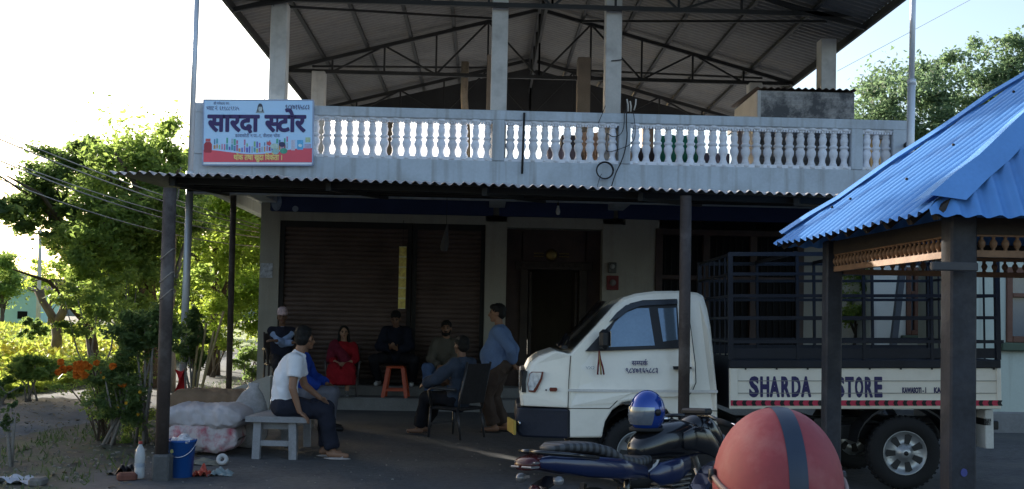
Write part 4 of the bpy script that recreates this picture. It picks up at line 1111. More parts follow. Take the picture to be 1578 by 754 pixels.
# cage of square tube
cg=MT()
cg.bev((b0,-.012,zt_+.001),(b1,.042,TZ(555)),.006);cg.bev((b0,TW-.002,zt_+.001),(b1,TW+.052,TZ(555)),.006);cg.bev((b1-.05,.043,zt_+.001),(b1,TW-.003,TZ(555)),.006);cg.bev((b0,.043,zt_+.1),(b0+.05,TW-.003,TZ(555)),.006)
cgo=cg.build('cage_base_rail',cage,truck)
ztop_=TZ(389)
for y in (.012,TW+.02):
    for px in (1128,1232,1335,1440,1542):
        mb=MT();w=.042 if px in(1128,1542) else .026;mb.bar((TX(px),y,TZ(555)),(TX(px),y,ztop_),w);mb.build('cage_post',cage,truck)
    for py,w in ((391,.036),(422,.028),(456,.03),(490,.03),(527,.03)):
        mb=MT();mb.bar((b0,y-(.0 if y<1 else 0)-.012,TZ(py)),(b1+(.03 if py in (527,) else 0),y-.012,TZ(py)),w*.55,w);mb.build('cage_rail',cage,truck)
    mb=MT();mb.bar((b0,y,TZ(545)),(b1,y,TZ(545)),.012,.09);mb.build('cage_side_sheet',cage,truck)
for x in (b0+.02,b1-.02):
    for i in range(1,6):
        y=.012+(TW)*i/6;mb=MT();mb.bar((x,y,TZ(555)),(x,y,ztop_),.014);mb.build('cage_bar',cage,truck)
    for py in (391,422,456,490,527):
        mb=MT();mb.bar((x,.012,TZ(py)),(x,TW+.02,TZ(py)),.02,.022);mb.build('cage_end_rail',cage,truck)
for q in range(3):
    x=b0+(b1-b0)*(q+1)/4;mb=MT();mb.bar((x,.012,ztop_),(x,TW+.02,ztop_),.03,.03);mb.build('cage_roof_bar',cage,truck)
# chassis, wheels, arches, mudflaps
mb=MT();mb.bev((TX(1000),.3,.42),(b1-.05,.42,.56),.01);mb.bev((TX(1000),TW-.42,.42),(b1-.05,TW-.3,.56),.01)
for x in (b0+.1,b0+.8,b0+1.5,b1-.1): mb.bar((x,.05,.6),(x,TW-.05,.6),.06)
mb.bev((TX(880),.12,.30),(TX(1105),TW-.12,.5),.02);mb.build('chassis',blackm,truck)
mb=MT();mb.bev((TX(1150),.12,.36),(TX(1225),.42,.6),.02);mb.build('battery_box',blackm,truck)
WX=(TX(985),TX(1397));WR=.325
hub=mat('wheel_cover_silver',(.36,.37,.38),.35,.6,var=.1);hubdk=mat('wheel_cover_slot',(.03,.03,.03),.7)
for x in WX:
    for y,sg_ in ((.02,-1),(TW-.02,1)):
        Mw=TM@Matrix.Translation((x,y,WR))@Matrix.Rotation(math.pi/2*(-sg_),4,'X')     # local +z points outward
        mb=MB(Mw)
        prof_=[(.19,-.15),(.27,-.165),(.31,-.14),(.325,-.10),(.325,-.03),(.312,.0),(.27,.018),(.205,.008),(.195,-.01)]
        mb.lathe(prof_,40,cap=False)
        for q in range(40):
            t=2*math.pi*q/40;mb.bar((.318*math.cos(t),.318*math.sin(t),-.12),(.318*math.cos(t+.05),.318*math.sin(t+.05),-.012),.02,.026,up=(math.cos(t),math.sin(t),0))
        tyre=mb.build('tyre',rubber,truck)
        mb=MB(Mw);mb.lathe([(.205,-.12),(.20,-.005),(.192,.006),(.188,-.012),(.06,-.015),(.055,.012),(.03,.022),(.004,.024)],28,cap=False);wh=mb.build('wheel_rim',hub,tyre)
        mb=MB(Mw)
        for q in range(7):
            t=2*math.pi*(q+.5)/7
            pl=[(.085,-.25),(.165,-.20),(.172,0),(.165,.20),(.085,.25)]
            mb.prism([(r*math.cos(t+a),r*math.sin(t+a)) for r,a in pl],lambda u,v,d:V((u,v,d)),-.02,-.009)
        mb.build('rim_slot',hubdk,wh)
        mb=MB(Mw);mb.lathe([(.02,.0),(.02,.03),(.003,.033)],14);mb.build('hub_cap',blackm,wh)
for y in (.0,TW-.3):
    mb=MT();pts=[];
    for q in range(13):
        t=R(5)+R(170)*q/12;pts.append((WX[1]+.43*math.cos(t),WR+.06+.36*math.sin(t)))
    for a,b in zip(pts,pts[1:]): mb.add([V((a[0],y+.02,a[1])),V((b[0],y+.02,b[1])),V((b[0],y+.28,b[1])),V((a[0],y+.28,a[1])),V((a[0]*1.0,y+.02,a[1]+.02)),V((b[0],y+.02,b[1]+.02)),V((b[0],y+.28,b[1]+.02)),V((a[0],y+.28,a[1]+.02))],[(0,1,2,3),(7,6,5,4),(0,4,5,1),(2,6,7,3)],False)
    mb.build('rear_mudguard',blackm,truck)
for y in (.0,TW-.26):
    mb=MT()
    pts=[(WX[0]+.37*math.cos(R(5)+R(170)*q/12),WR+.02+.40*math.sin(R(5)+R(170)*q/12)) for q in range(13)]
    for a,b in zip(pts,pts[1:]): mb.quad(V((a[0],y-.004,a[1])),V((b[0],y-.004,b[1])),V((b[0],y+.26,b[1])),V((a[0],y+.26,a[1])))
    mb.build('front_wheel_arch',blackm,truck)
for y in (.05,TW-.3):
    mb=MT();mb.bev((TX(1524),y,.36),(TX(1537),y+.24,zb1-.01),.006);mb.build('mudflap',mat('mudflap_white_%d'%int(y*100),(.6,.6,.58),.6),truck)
mb=MT();mb.bev((b1-.02,.15,.52),(b1+.05,TW-.15,.60),.01);mb.build('rear_bumper',blackm,truck)
# ------------------------------------------------------------------ motorcycle
bikeblue=mat('bike_blue_paint',(.006,.015,.06),.28,.2,var=.06,bump=0,coat=.6)
bikeblk=mat('bike_gloss_black',(.008,.009,.012),.2,.1,var=.1,bump=0,coat=.5)
alloy=mat('engine_alloy',(.20,.20,.21),.4,.8,var=.25,scale=14)
lensred=mat('tail_lens_red',(.05,.008,.010),.2,bump=0);lensclr=mat('clear_lens',(.18,.18,.19),.15,.4,bump=0)
def seat_mat():
    m=bpy.data.materials.new('ribbed_seat');m.use_nodes=True;nt=m.node_tree;N=nt.nodes;L=nt.links;b=N['Principled BSDF']
    tc=N.new('ShaderNodeTexCoord');w=N.new('ShaderNodeTexWave');w.bands_direction='X';w.inputs['Scale'].default_value=6.5;w.inputs['Distortion'].default_value=.3;L.new(tc.outputs['Object'],w.inputs['Vector'])
    r=N.new('ShaderNodeValToRGB');r.color_ramp.elements[0].position=.35;r.color_ramp.elements[0].color=(.014,.015,.018,1);r.color_ramp.elements[1].position=.6;r.color_ramp.elements[1].color=(.055,.060,.070,1);L.new(w.outputs['Fac'],r.inputs[0]);L.new(r.outputs[0],b.inputs['Base Color']);b.inputs['Roughness'].default_value=.6
    bp=N.new('ShaderNodeBump');bp.inputs['Strength'].default_value=.25;bp.inputs['Distance'].default_value=.006;L.new(w.outputs['Fac'],bp.inputs['Height']);L.new(bp.outputs[0],b.inputs['Normal']);return m
seatm=seat_mat()
def loft(mb,secs,seg=14,close=True):
    """secs: (x, yc, zc, ry, rz, power) -> superellipse rings along x"""
    o=[];n=len(secs)
    for x,yc,zc,ry,rz,pw in secs:
        for k in range(seg):
            t=2*math.pi*k/seg;c,s=math.cos(t),math.sin(t)
            o.append((x,yc+ry*math.copysign(abs(c)**pw,c),zc+rz*math.copysign(abs(s)**pw,s)))
    f=[(i*seg+k,i*seg+(k+1)%seg,(i+1)*seg+(k+1)%seg,(i+1)*seg+k) for i in range(n-1) for k in range(seg)]
    if close:f+=[tuple(range(seg))[::-1],tuple((n-1)*seg+k for k in range(seg))]
    mb.add(o,f,True)
def motorcycle(M,label):
    t=thing('motorcycle',label,'motorcycle',None,M=M)
    B=lambda:MB(M)
    def wheel(x,w,r,name):
        mb=B();pr=[]
        for q in range(17):
            a=2*math.pi*q/16;pr.append((r-.055+.055*math.cos(a)*(1.0),w*math.sin(a)))
        mb.lathe(pr,32,M=Matrix.Translation((x,0,.31))@Matrix.Rotation(math.pi/2,4,'X'),cap=False);ty=mb.build('tyre',rubber,t)
        mb=B();mb.lathe([(r-.10,-.035),(r-.075,-.04),(r-.075,.04),(r-.10,.035),(r-.10,-.035)],28,M=Matrix.Translation((x,0,.31))@Matrix.Rotation(math.pi/2,4,'X'),cap=False)
        for q in range(6):
            a=q*math.pi/3+.2;mb.bar((x+.04*math.cos(a),0,.31+.04*math.sin(a)),(x+(r-.09)*math.cos(a),0,.31+(r-.09)*math.sin(a)),.03,.022,up=(0,1,0))
        mb.tube([(x,-.07,.31),(x,.07,.31)],.05,14);mb.build('wheel_rim',bikeblk,ty)
        mb=B();mb.tube([(x,-.062,.31),(x,-.058,.31)],.12,24);mb.build('brake_disc',alloy,ty)
    wheel(0,.062,.31,'r');wheel(1.33,.05,.31,'f')
    mb=B()
    for p in ([(1.02,0,.93),(.75,0,.80),(.35,0,.70),(-.30,0,.76)],[(1.0,0,.86),(.78,0,.5),(.68,0,.33),(.42,0,.30),(.32,0,.55),(.35,0,.70)]): mb.tube(p,.022,8)
    mb.build('frame',bikeblk,t)
    # engine
    mb=B();mb.bev((.44,-.13,.27),(.80,.13,.46),.04);
    for k in range(7): mb.bev((.62+.012*k,-.085,.46+.026*k),(.80+.012*k,.085,.474+.026*k),.004)
    mb.tube([(.55,-.16,.37),(.55,.16,.37)],.095,20);mb.tube([(.70,-.15,.38),(.70,.15,.38)],.07,18)
    en=mb.build('engine',alloy,t)
    mb=B();mb.tube([(.86,-.04,.56),(.93,-.06,.46),(.88,-.10,.28),(.70,-.14,.23),(.30,-.15,.25)],.022,10);mb.tube([(.32,-.15,.25),(.10,-.17,.30),(-.32,-.19,.42)],.05,14,rs=[.035,.052,.048]);mb.build('exhaust',bikeblk,t)
    mb=B();mb.bar((.20,-.20,.36),(-.22,-.235,.44),.012,.06);mb.build('exhaust_shield',chrome,t)
    # tank with knee hollow and coloured shroud
    mb=B();loft(mb,[(.40,0,.79,.05,.05,.8),(.46,0,.81,.095,.075,.8),(.58,0,.835,.125,.105,.75),(.74,0,.845,.155,.125,.7),(.90,0,.835,.150,.115,.7),(1.0,0,.815,.10,.085,.8),(1.04,0,.80,.05,.05,.9)],18);tank=mb.build('fuel_tank',bikeblk,t)
    mb=B();mb.tube([(.70,0,.965),(.70,0,.98)],.045,18);mb.build('filler_cap',chrome,tank)
    for s_ in (-1,1):
        mb=B();loft(mb,[(.70,s_*.150,.84,.012,.05,1),(.80,s_*.165,.85,.016,.075,1),(.95,s_*.165,.82,.02,.085,1),(1.06,s_*.150,.76,.018,.06,1),(1.12,s_*.135,.72,.01,.03,1)],12);mb.build('tank_shroud',bikeblk,t)
        mb=B();loft(mb,[(.38,s_*.13,.66,.012,.02,1),(.46,s_*.15,.66,.025,.07,1),(.62,s_*.155,.67,.026,.075,1),(.76,s_*.145,.70,.014,.045,1)],12);mb.build('side_panel',bikeblue,t)
        mb=B();loft(mb,[(-.52,s_*.05,.80,.012,.02,1),(-.40,s_*.085,.79,.02,.045,1),(-.15,s_*.115,.755,.024,.06,1),(.12,s_*.13,.72,.022,.06,1),(.36,s_*.125,.68,.014,.035,1)],12);mb.build('tail_panel',bikeblue,t)
        mb=B();mb.bar((.10,s_*.14,.62),(0,s_*.12,.36),.03);
        for k in range(7): mb.tube([(.092-.012*k,s_*.137,.585-.03*k),(.088-.012*k,s_*.137,.572-.03*k)],.038,12)
        mb.build('shock_absorber',steel,t)
        mb=B();mb.bar((.40,s_*.10,.36),(0,s_*.085,.31),.035,.05);mb.build('swing_arm',bikeblk,t)
        mb=B();mb.tube([(1.04,s_*.095,.94),(1.33,s_*.085,.31)],.020,10);mb.tube([(1.18,s_*.092,.63),(1.335,s_*.085,.30)],.028,10);mb.build('fork_leg',alloy if s_<0 else alloy,t)
        mb=B();mb.tube([(1.0,s_*.05,.975),(.98,s_*.16,.975),(.90,s_*.31,.945)],.012,8);hb=mb.build('handlebar',bikeblk,t)
        mb=B();mb.tube([(.92,s_*.26,.953),(.88,s_*.36,.935)],.019,10);mb.build('grip',rubber,hb)
        mb=B();mb.tube([(.98,s_*.22,.955),(.96,s_*.35,.93),(.93,s_*.37,.90)],.007,6);mb.tube([(.94,s_*.355,.92),(.93,s_*.375,.90)],.009,8);mb.build('lever',chrome,hb)
        mb=B();mb.ell((-.42,s_*.14,.70),(.035,.025,.028));mb.bar((-.40,s_*.09,.71),(-.42,s_*.13,.70),.015);mb.build('turn_signal',lensclr,t)
        mb=B();mb.tube([(.44,s_*.16,.33),(.44,s_*.24,.33)],.014,8);mb.build('foot_peg',rubber,t)
    mb=B();mb.tube([(.30,-.16,.33),(.46,-.19,.40),(.55,-.18,.52)],.012,8);mb.build('brake_pedal',chrome,t)
    # seat
    mb=B();loft(mb,[(-.36,0,.862,.05,.015,.45),(-.28,0,.868,.10,.024,.45),(-.08,0,.852,.12,.032,.45),(.06,0,.815,.125,.036,.45),(.16,0,.765,.135,.032,.45),(.32,0,.735,.125,.030,.45),(.46,0,.745,.085,.03,.5),(.52,0,.76,.05,.024,.5)],16);mb.build('seat',seatm,t)
    mb=B()
    for s_ in (-1,1): mb.tube([(-.10,s_*.145,.80),(-.35,s_*.14,.835),(-.47,s_*.09,.85),(-.49,0,.855)],.013,8)
    mb.build('grab_rail',bikeblk,t)
    mb=B();loft(mb,[(-.56,0,.785,.05,.022,.6),(-.54,0,.79,.065,.034,.6),(-.45,0,.80,.08,.04,.6)],14);tl=mb.build('tail_light',lensred,t)
    mb=B()
    for k in range(2):
        for s_ in (-1,1): mb.bev((-.568+.03*k,s_*.012,.772+.022*k),(-.50,s_*.075,.784+.022*k),.004)
    mb.build('light_strip',lensclr,tl)
    mb=B()
    pts=[(-.30,.70),(-.42,.66),(-.52,.56),(-.58,.44)]
    for a,b in zip(pts,pts[1:]): mb.bar((a[0],0,a[1]),(b[0],0,b[1]),.13,.012)
    rfn=mb.build('rear_fender',bikeblk,t)
    mb=B();mb.bar((-.525,0,.60),(-.60,0,.45),.20,.006,up=(1,0,.3));mb.build('number_plate',mat('plate_pale',(.42,.36,.35),.6,var=.25,scale=20) if 'plate_pale' not in MATS else MATS['plate_pale'],rfn)
    mb=B();mb.ell((-.46,-.0,.655),(.03,.03,.02));mb.build('reflector',lensred,rfn)
    # front end
    mb=B();loft(mb,[(.92,0,.88,.06,.05,.9),(.98,0,.89,.115,.09,.8),(1.08,0,.87,.13,.12,.9),(1.20,0,.815,.10,.105,.9),(1.32,0,.745,.04,.045,1)],16);fa=mb.build('headlamp_fairing',bikeblk,t)
    mb=B();mb.grid(lambda a,b:V((1.18-.14*b+.0*a,(-.075+.15*a)*(1-.25*b),.925+.075*b+.02*math.sin(math.pi*a))),8,5);mb.build('wind_deflector',mat('smoked_screen',(.01,.012,.016),.1,bump=0) if 'smoked_screen' not in MATS else MATS['smoked_screen'],fa)
    mb=B();mb.ell((1.30,0,.80),(.04,.06,.05));mb.build('headlight',lensclr,fa)
    mb=B();mb.bev((1.02,-.10,.98),(1.10,.10,1.02),.012);mb.build('instrument_panel',blackm,t)
    mb=B()
    pts=[(1.33+.345*math.cos(R(a)),.31+.345*math.sin(R(a))) for a in range(35,171,15)]
    for a,b in zip(pts,pts[1:]): mb.bar((a[0],0,a[1]),(b[0],0,b[1]),.11,.012,up=(0,0,1))
    for s_ in (-1,1):
        for a,b in zip(pts,pts[1:]): mb.bar((a[0]*.97+.04,s_*.055,a[1]*.97+.01),(b[0]*.97+.04,s_*.055,b[1]*.97+.01),.012,.035)
    mb.build('front_fender',bikeblue,t)
    mb=B();mb.tube([(.50,.14,.30),(.40,.30,.005)],.014,8);mb.build('side_stand',steel,t)
    return t
hd_=YAW+R(45)
rt=PD(812,700,5.5);dx=V((math.cos(hd_),math.sin(hd_),0))
o_=V((rt.x,rt.y,0))+dx*.56;o_.z=gz(o_.x+dx.x*.6,o_.y+dx.y*.6)+.0
bk=motorcycle(rotz(o_,hd_)@Matrix.Rotation(R(-3),4,'X'),'blue and black motorcycle parked by the truck with a blue helmet on its tank')
BM=WORLD[bk.name].copy()
# second motorcycle under the red helmet, below the picture edge
D2=2.25;hc=PD(1197.5,754,D2)
M2=rotz((0,0,0),0)
h2=YAW+R(-84);d2=V((math.cos(h2),math.sin(h2),0));l2=V((-d2.y,d2.x,0))
o2=V((hc.x,hc.y,0))-d2*.72;o2.z=gz(hc.x,hc.y)-.0
b2=dup_tree(bk,rotz(o2,h2)@Matrix.Rotation(R(-3),4,'X'),'motorcycle parked right beside the camera underneath the red helmet',None)
for b in (bk,b2): b['group']='parked motorcycles'

# ------------------------------------------------------------------ helmets
hb_=mat('helmet_blue',(.010,.045,.26),.14,.25,var=.05,bump=0,coat=.7)
vis=mat('visor_smoke',(.20,.23,.28),.07,.5,var=.15,bump=0)
c=BM@V((.535,0,.908))
c=V((c.x,c.y,c.z))
Hh=rotz(c,hd_+R(165))@Matrix.Diagonal((.86,.86,.9,1))       # helmet looks back towards the tail
hm_=thing('blue_helmet','glossy blue full face helmet with smoky visor sitting on the motorcycle tank','helmet',None,M=Hh)
def shellfn(p):
    # narrower at the crown, chin bar pushed forward
    k=max(0,-p.z)/.14
    return V((p.x+(.018*k if p.x>0 else -.004*k),p.y*(1-.05*k),max(p.z,-.115)))
mb=MB(Hh);mb.ell((0,0,.128),(.135,.112,.145),fn=shellfn,seg=28,ring=20);hs=mb.build('helmet_shell',hb_,hm_)
mb=MB(Hh)
def vf(a,b):
    ph=(-1+2*a)*R(82);th=R(76+48*b)
    p=V((.139*math.sin(th)*math.cos(ph),.117*math.sin(th)*math.sin(ph),.149*math.cos(th)));p=shellfn(p)
    return V((p.x+.004,p.y,p.z+.128))
mb.grid(vf,18,8);mb.build('visor',vis,hm_)
for s_ in (-1,1):
    mb=MB(Hh);mb.tube([(-.005,s_*.110,.13),(-.005,s_*.124,.13)],.022,14);mb.build('visor_pivot',blackm,hm_)
mb=MB(Hh);mb.lathe([(.10,.010),(.108,.0),(.112,.012),(.104,.022)],28,M=Matrix.Diagonal((1.22,1,1,1)),cap=True);mb.build('neck_rim',rubber,hm_)
# red open face helmet
redh=mat('helmet_matt_red',(.24,.040,.048),.62,var=.12,scale=5,fine=60,bump=.04,dirt=(.34,.16,.15),dirt_amt=.35,dirt_scale=9)
strp=mat('helmet_navy_stripe',(.022,.034,.058),.45,var=.12,scale=8,bump=.02)
topz=PD(1197.5,628,D2).z
c=V((hc.x,hc.y,topz-.172))
Hr=rotz((c.x,c.y,c.z-.10),YAW+R(1.5))
rh=thing('red_helmet','matt red helmet with a navy centre stripe close in front of the camera','helmet',None,M=Hr)
def rfn(p): return V((p.x,p.y,p.z if p.z>-.06 else -.06+(p.z+.06)*.35))
mb=MB(Hr);mb.ell((0,0,.10),(.137,.160,.172),seg=40,ring=28,fn=rfn);sh=mb.build('helmet_shell',redh,rh)
mb=MB(Hr)
def sf(a,b):
    t=R(-100+200*b);r=1.008;w=-.0195+.039*a
    z=.172*math.cos(t)*r;y=.160*math.sin(t)*r
    k=math.sqrt(max(0,1-(w/.137)**2))
    p=rfn(V((w,y*k,z*k)));p.z+=.10;return p
mb.grid(sf,4,40);mb.build('centre_stripe',strp,rh)
mb=MB(Hr);pale=mat('helmet_trim',(.22,.15,.13),.5)
mb.tube([(.1405*math.cos(t),.1635*math.sin(t),.124-.055*abs(math.sin(t))) for t in [2*math.pi*q/48 for q in range(49)]],.006,8,cap=False);mb.build('edge_trim',pale,rh)
for s_ in (-1,1):
    mb=MB(Hr);mb.tube([(s_*.135,.0,.125),(s_*.148,.0,.125)],.012,12);mb.build('visor_stud',blackm,rh)
mb=MB(Hr);mb.lathe([(.10,.0),(.115,.01),(.12,.06)],28,M=Matrix.Diagonal((1,1.15,1,1)));mb.build('liner',blackm,rh)
# ------------------------------------------------------------------ people
skinA=mat('skin_brown',(.25,.135,.085),.55,var=.08,scale=12,bump=.03)
skinB=mat('skin_tan',(.32,.185,.12),.55,var=.08,scale=12,bump=.03)
skinC=mat('skin_dark',(.17,.092,.06),.55,var=.08,scale=12,bump=.03)
eyem=mat('eye_dark',(.015,.01,.008),.3,bump=0);lipm=mat('lips',(.17,.06,.05),.5,bump=0)
hairm=mat('black_hair',(.006,.0055,.0055),.7,var=.4,scale=30,fine=120,bump=.5)
greyhair=mat('grey_hair',(.16,.15,.14),.6,var=.4,scale=30,fine=120,bump=.5)
def capsule(mb,a,b,ra,rb,seg=12,e0=True,e1=True):
    mb.tube([a,b],ra,seg,True,None,[ra,rb])
    if e0:mb.ell(a,ra*.985,seg=seg,ring=8)
    if e1:mb.ell(b,rb*.985,seg=seg,ring=8)
def basis(fwd,up):
    f=V(fwd).normalized();u=V(up);u=(u-f*u.dot(f)).normalized();r=f.cross(u);return Matrix((r,f,u)).transposed()   # columns right, fwd, up
class Fig: pass
def pose(M,pel,lean=0,bend=0,twist=0,hy=0,hp=0,hands=None,feet=None,elb=((.4,-.6,-.5),(-.4,-.6,-.5)),knee=((.1,1,.3),(-.1,1,.3)),s=1.,roll=0,toe=None,hdir=None,torso=.50):
    """local frame: x right, y forward, z up; hands/feet are (right,left) targets"""
    f=Fig();f.M=M;f.s=s;pel=V(pel)
    up=lambda a:V((math.sin(roll),math.sin(a)*math.cos(roll),math.cos(a)*math.cos(roll)))
    f.pel=pel;f.mid=pel+up(lean)*torso*.5*s;f.neck=f.mid+up(lean+bend)*torso*.5*s
    f.ulow=up(lean);f.uup=up(lean+bend)
    tw=Matrix.Rotation(twist,3,'Z')
    sx=tw@V((1,0,0))
    f.sx=sx;f.chf=f.uup.cross(sx)*1.0;f.chf=-(sx.cross(f.uup)) if False else f.uup.cross(sx)
    f.sh=[f.neck+sx*q*.165*s-f.uup*.055*s for q in (1,-1)]
    f.hip=[pel+V((q*.088*s,0,0)) for q in (1,-1)]
    hb=Matrix.Rotation(hy,3,'Z')@Matrix.Rotation(hp,3,'X');f.hb=hb
    ncv=up((lean+bend)*.6+.12)
    f.head=f.neck+ncv*.085*s+hb@V((0,.018*s,.098*s))
    f.ncv=ncv
    f.el=[];f.wr=[];f.kn=[];f.an=[]
    for i in range(2):
        e,w=two_bone(f.sh[i],hands[i],.285*s,.245*s,elb[i]);f.el.append(e);f.wr.append(w)
        k,a=two_bone(f.hip[i],feet[i],.43*s,.41*s,knee[i]);f.kn.append(k);f.an.append(a)
    f.toe=toe or [V((.12,1,0)),V((-.12,1,0))]
    f.hdir=hdir or [None,None]
    return f
def hand(mb,w,d,pn,s,side,curl=.5):
    """palm from the wrist along d; pn = palm normal; five fingers"""
    d=V(d).normalized();pn=V(pn);pn=(pn-d*pn.dot(d)).normalized();r=d.cross(pn)*side
    mb.ell(w+d*.048*s,(.040*s,.052*s,.017*s),seg=12,ring=8,rot=basis(d,pn))
    for k,(o,L) in enumerate(((.030,.068),(.011,.077),(-.009,.071),(-.028,.055))):
        a=w+d*.088*s+r*o*s;d1=(d*math.cos(curl*.6)+pn*math.sin(curl*.6));b=a+d1*L*.55*s;d2=(d*math.cos(curl*1.6)+pn*math.sin(curl*1.6));c=b+d2*L*.5*s
        capsule(mb,a-d*.02*s,b,.0105*s,.0095*s,8);capsule(mb,b,c,.0095*s,.008*s,8)
    a=w+d*.028*s+r*.030*s;b=a+(d*.7+r*.6+pn*.25).normalized()*.042*s;c=b+(d*.9+r*.2+pn*.35).normalized()*.032*s
    capsule(mb,a-r*.012*s,b,.013*s,.011*s,8);capsule(mb,b,c,.011*s,.009*s,8)
def make_body(f,label,skin,fat=0.,nose=1.,beard=None,group=None,bare_legs=False):
    s=f.s;mb=MB(f.M);hb=f.hb;h=f.head
    H=lambda x,y,z:h+hb@V((x*s,y*s,z*s))
    # head: skull, face, jaw, cheeks, brow, nose, ears
    mb.ell(H(0,-.012,.028),(.074*s,.094*s,.088*s),rot=hb);mb.ell(H(0,.025,-.03),(.060*s,.066*s,.078*s),rot=hb)
    mb.ell(H(0,.060,-.088),(.030*s,.028*s,.024*s),rot=hb)
    for q in (1,-1):
        mb.ell(H(q*.040,.055,-.022),(.022*s,.026*s,.02*s),rot=hb);mb.ell(H(q*.077,-.008,-.012),(.011*s,.020*s,.032*s),rot=hb)
        mb.ell(H(q*.03,.078,.028),(.026*s,.014*s,.010*s),rot=hb)
    capsule(mb,H(0,.084,.016),H(0,.104*nose,-.022),.010*s,.016*s,8);mb.ell(H(0,.082,-.053),(.024*s,.012*s,.011*s),rot=hb)
    capsule(mb,f.neck-f.uup*.03*s,H(0,-.012,-.035),.056*s,.052*s,14)
    # trunk
    bl=basis((0,1,0),f.ulow);bu=Matrix((f.sx,f.chf,f.uup)).transposed()
    mb.ell(f.pel+f.ulow*.02*s,(.15*s,.11*s,.11*s),rot=bl);mb.ell(f.pel.lerp(f.mid,.6)+V((0,fat*.5,0)),(.135*s+fat*.5,.10*s+fat*.6,.13*s),rot=bl)
    mb.ell(f.mid.lerp(f.neck,.45),(.155*s,.105*s,.17*s),rot=bu)
    capsule(mb,f.sh[0],f.sh[1],.055*s,.055*s);capsule(mb,f.neck-f.uup*.10*s,f.neck,.07*s,.058*s)
    for i,q in ((0,1),(1,-1)):
        capsule(mb,f.sh[i],f.el[i],.050*s,.040*s);capsule(mb,f.el[i],f.wr[i],.041*s,.027*s)
        d=f.hdir[i] if f.hdir[i] is not None else (f.wr[i]-f.el[i],None)
        dd,pn=d;pn=pn if pn is not None else V((-q*.6,.2,-.5))
        hand(mb,f.wr[i],dd,pn,s,q)
        capsule(mb,f.hip[i],f.kn[i],.080*s,.056*s);capsule(mb,f.kn[i],f.an[i],.054*s,.036*s)
        t=f.toe[i].normalized();capsule(mb,f.an[i]-t*.03*s+V((0,0,-.03*s)),f.an[i]+t*.15*s+V((0,0,-.045*s)),.036*s,.026*s)
    r=solid(mb,.0085,2)
    # paint eyes, brows, mouth by face material
    eyes=[f.M@H(q*.032,.083,.008) for q in (1,-1)];brow=[f.M@H(q*(.022+.012*k),.085,.034) for q in (1,-1) for k in range(3)];mo=[f.M@H(.012*k,.096,-.052) for k in (-1,0,1)]
    hv=f.M@h
    for i,fc in enumerate(r.f):
        c=(V(r.v[fc[0]])+V(r.v[fc[2]]))/2
        if (c-hv).length>.17*s:continue
        if min((c-e).length for e in eyes)<.0125*s:r.mi[i]=1
        elif min((c-e).length for e in brow)<.010*s:r.mi[i]=1
        elif min((c-e).length for e in mo)<.0115*s:r.mi[i]=2
    ob=r.build('person',[skin,eyem,lipm]);tag(ob,label,'person',group)
    f.root=ob
    return ob
def hair(f,m=None,kind='short',bald=False):
    s=f.s;mb=MB(f.M);hb=f.hb;H=lambda x,y,z:f.head+hb@V((x*s,y*s,z*s))
    if kind=='short':
        mb.ell(H(0,-.026,.048),(.084*s,.098*s,.086*s),rot=hb);mb.ell(H(0,-.055,-.005),(.074*s,.062*s,.075*s),rot=hb);mb.ell(H(0,.045,.085),(.060*s,.042*s,.036*s),rot=hb)
    elif kind=='fringe':
        mb.ell(H(0,-.045,.012),(.083*s,.078*s,.070*s),rot=hb);mb.ell(H(0,-.06,-.02),(.070*s,.052*s,.055*s),rot=hb)
    elif kind=='long':
        mb.ell(H(0,-.028,.042),(.085*s,.095*s,.085*s),rot=hb);mb.ell(H(0,-.065,-.06),(.088*s,.055*s,.12*s),rot=hb)
        for q in (1,-1): capsule(mb,H(q*.070,-.02,.02),H(q*.085,-.02,-.14),.028*s,.030*s)
        capsule(mb,H(0,-.085,-.1),H(.02,-.10,-.26),.06*s,.03*s)
    r=solid(mb,.009,1,wr=.005*s,wscale=40);return r.build('hair',m or hairm,f.root)
def beard(f,m=None):
    s=f.s;mb=MB(f.M);hb=f.hb;H=lambda x,y,z:f.head+hb@V((x*s,y*s,z*s))
    mb.ell(H(0,.062,-.088),(.046*s,.038*s,.036*s),rot=hb)
    for q in (1,-1): capsule(mb,H(q*.064,.008,-.03),H(q*.045,.045,-.085),.016*s,.024*s)
    capsule(mb,H(-.025,.093,-.040),H(.025,.093,-.040),.009*s,.009*s)
    r=solid(mb,.009,1,wr=.004*s,wscale=40);return r.build('beard',m or hairm,f.root)
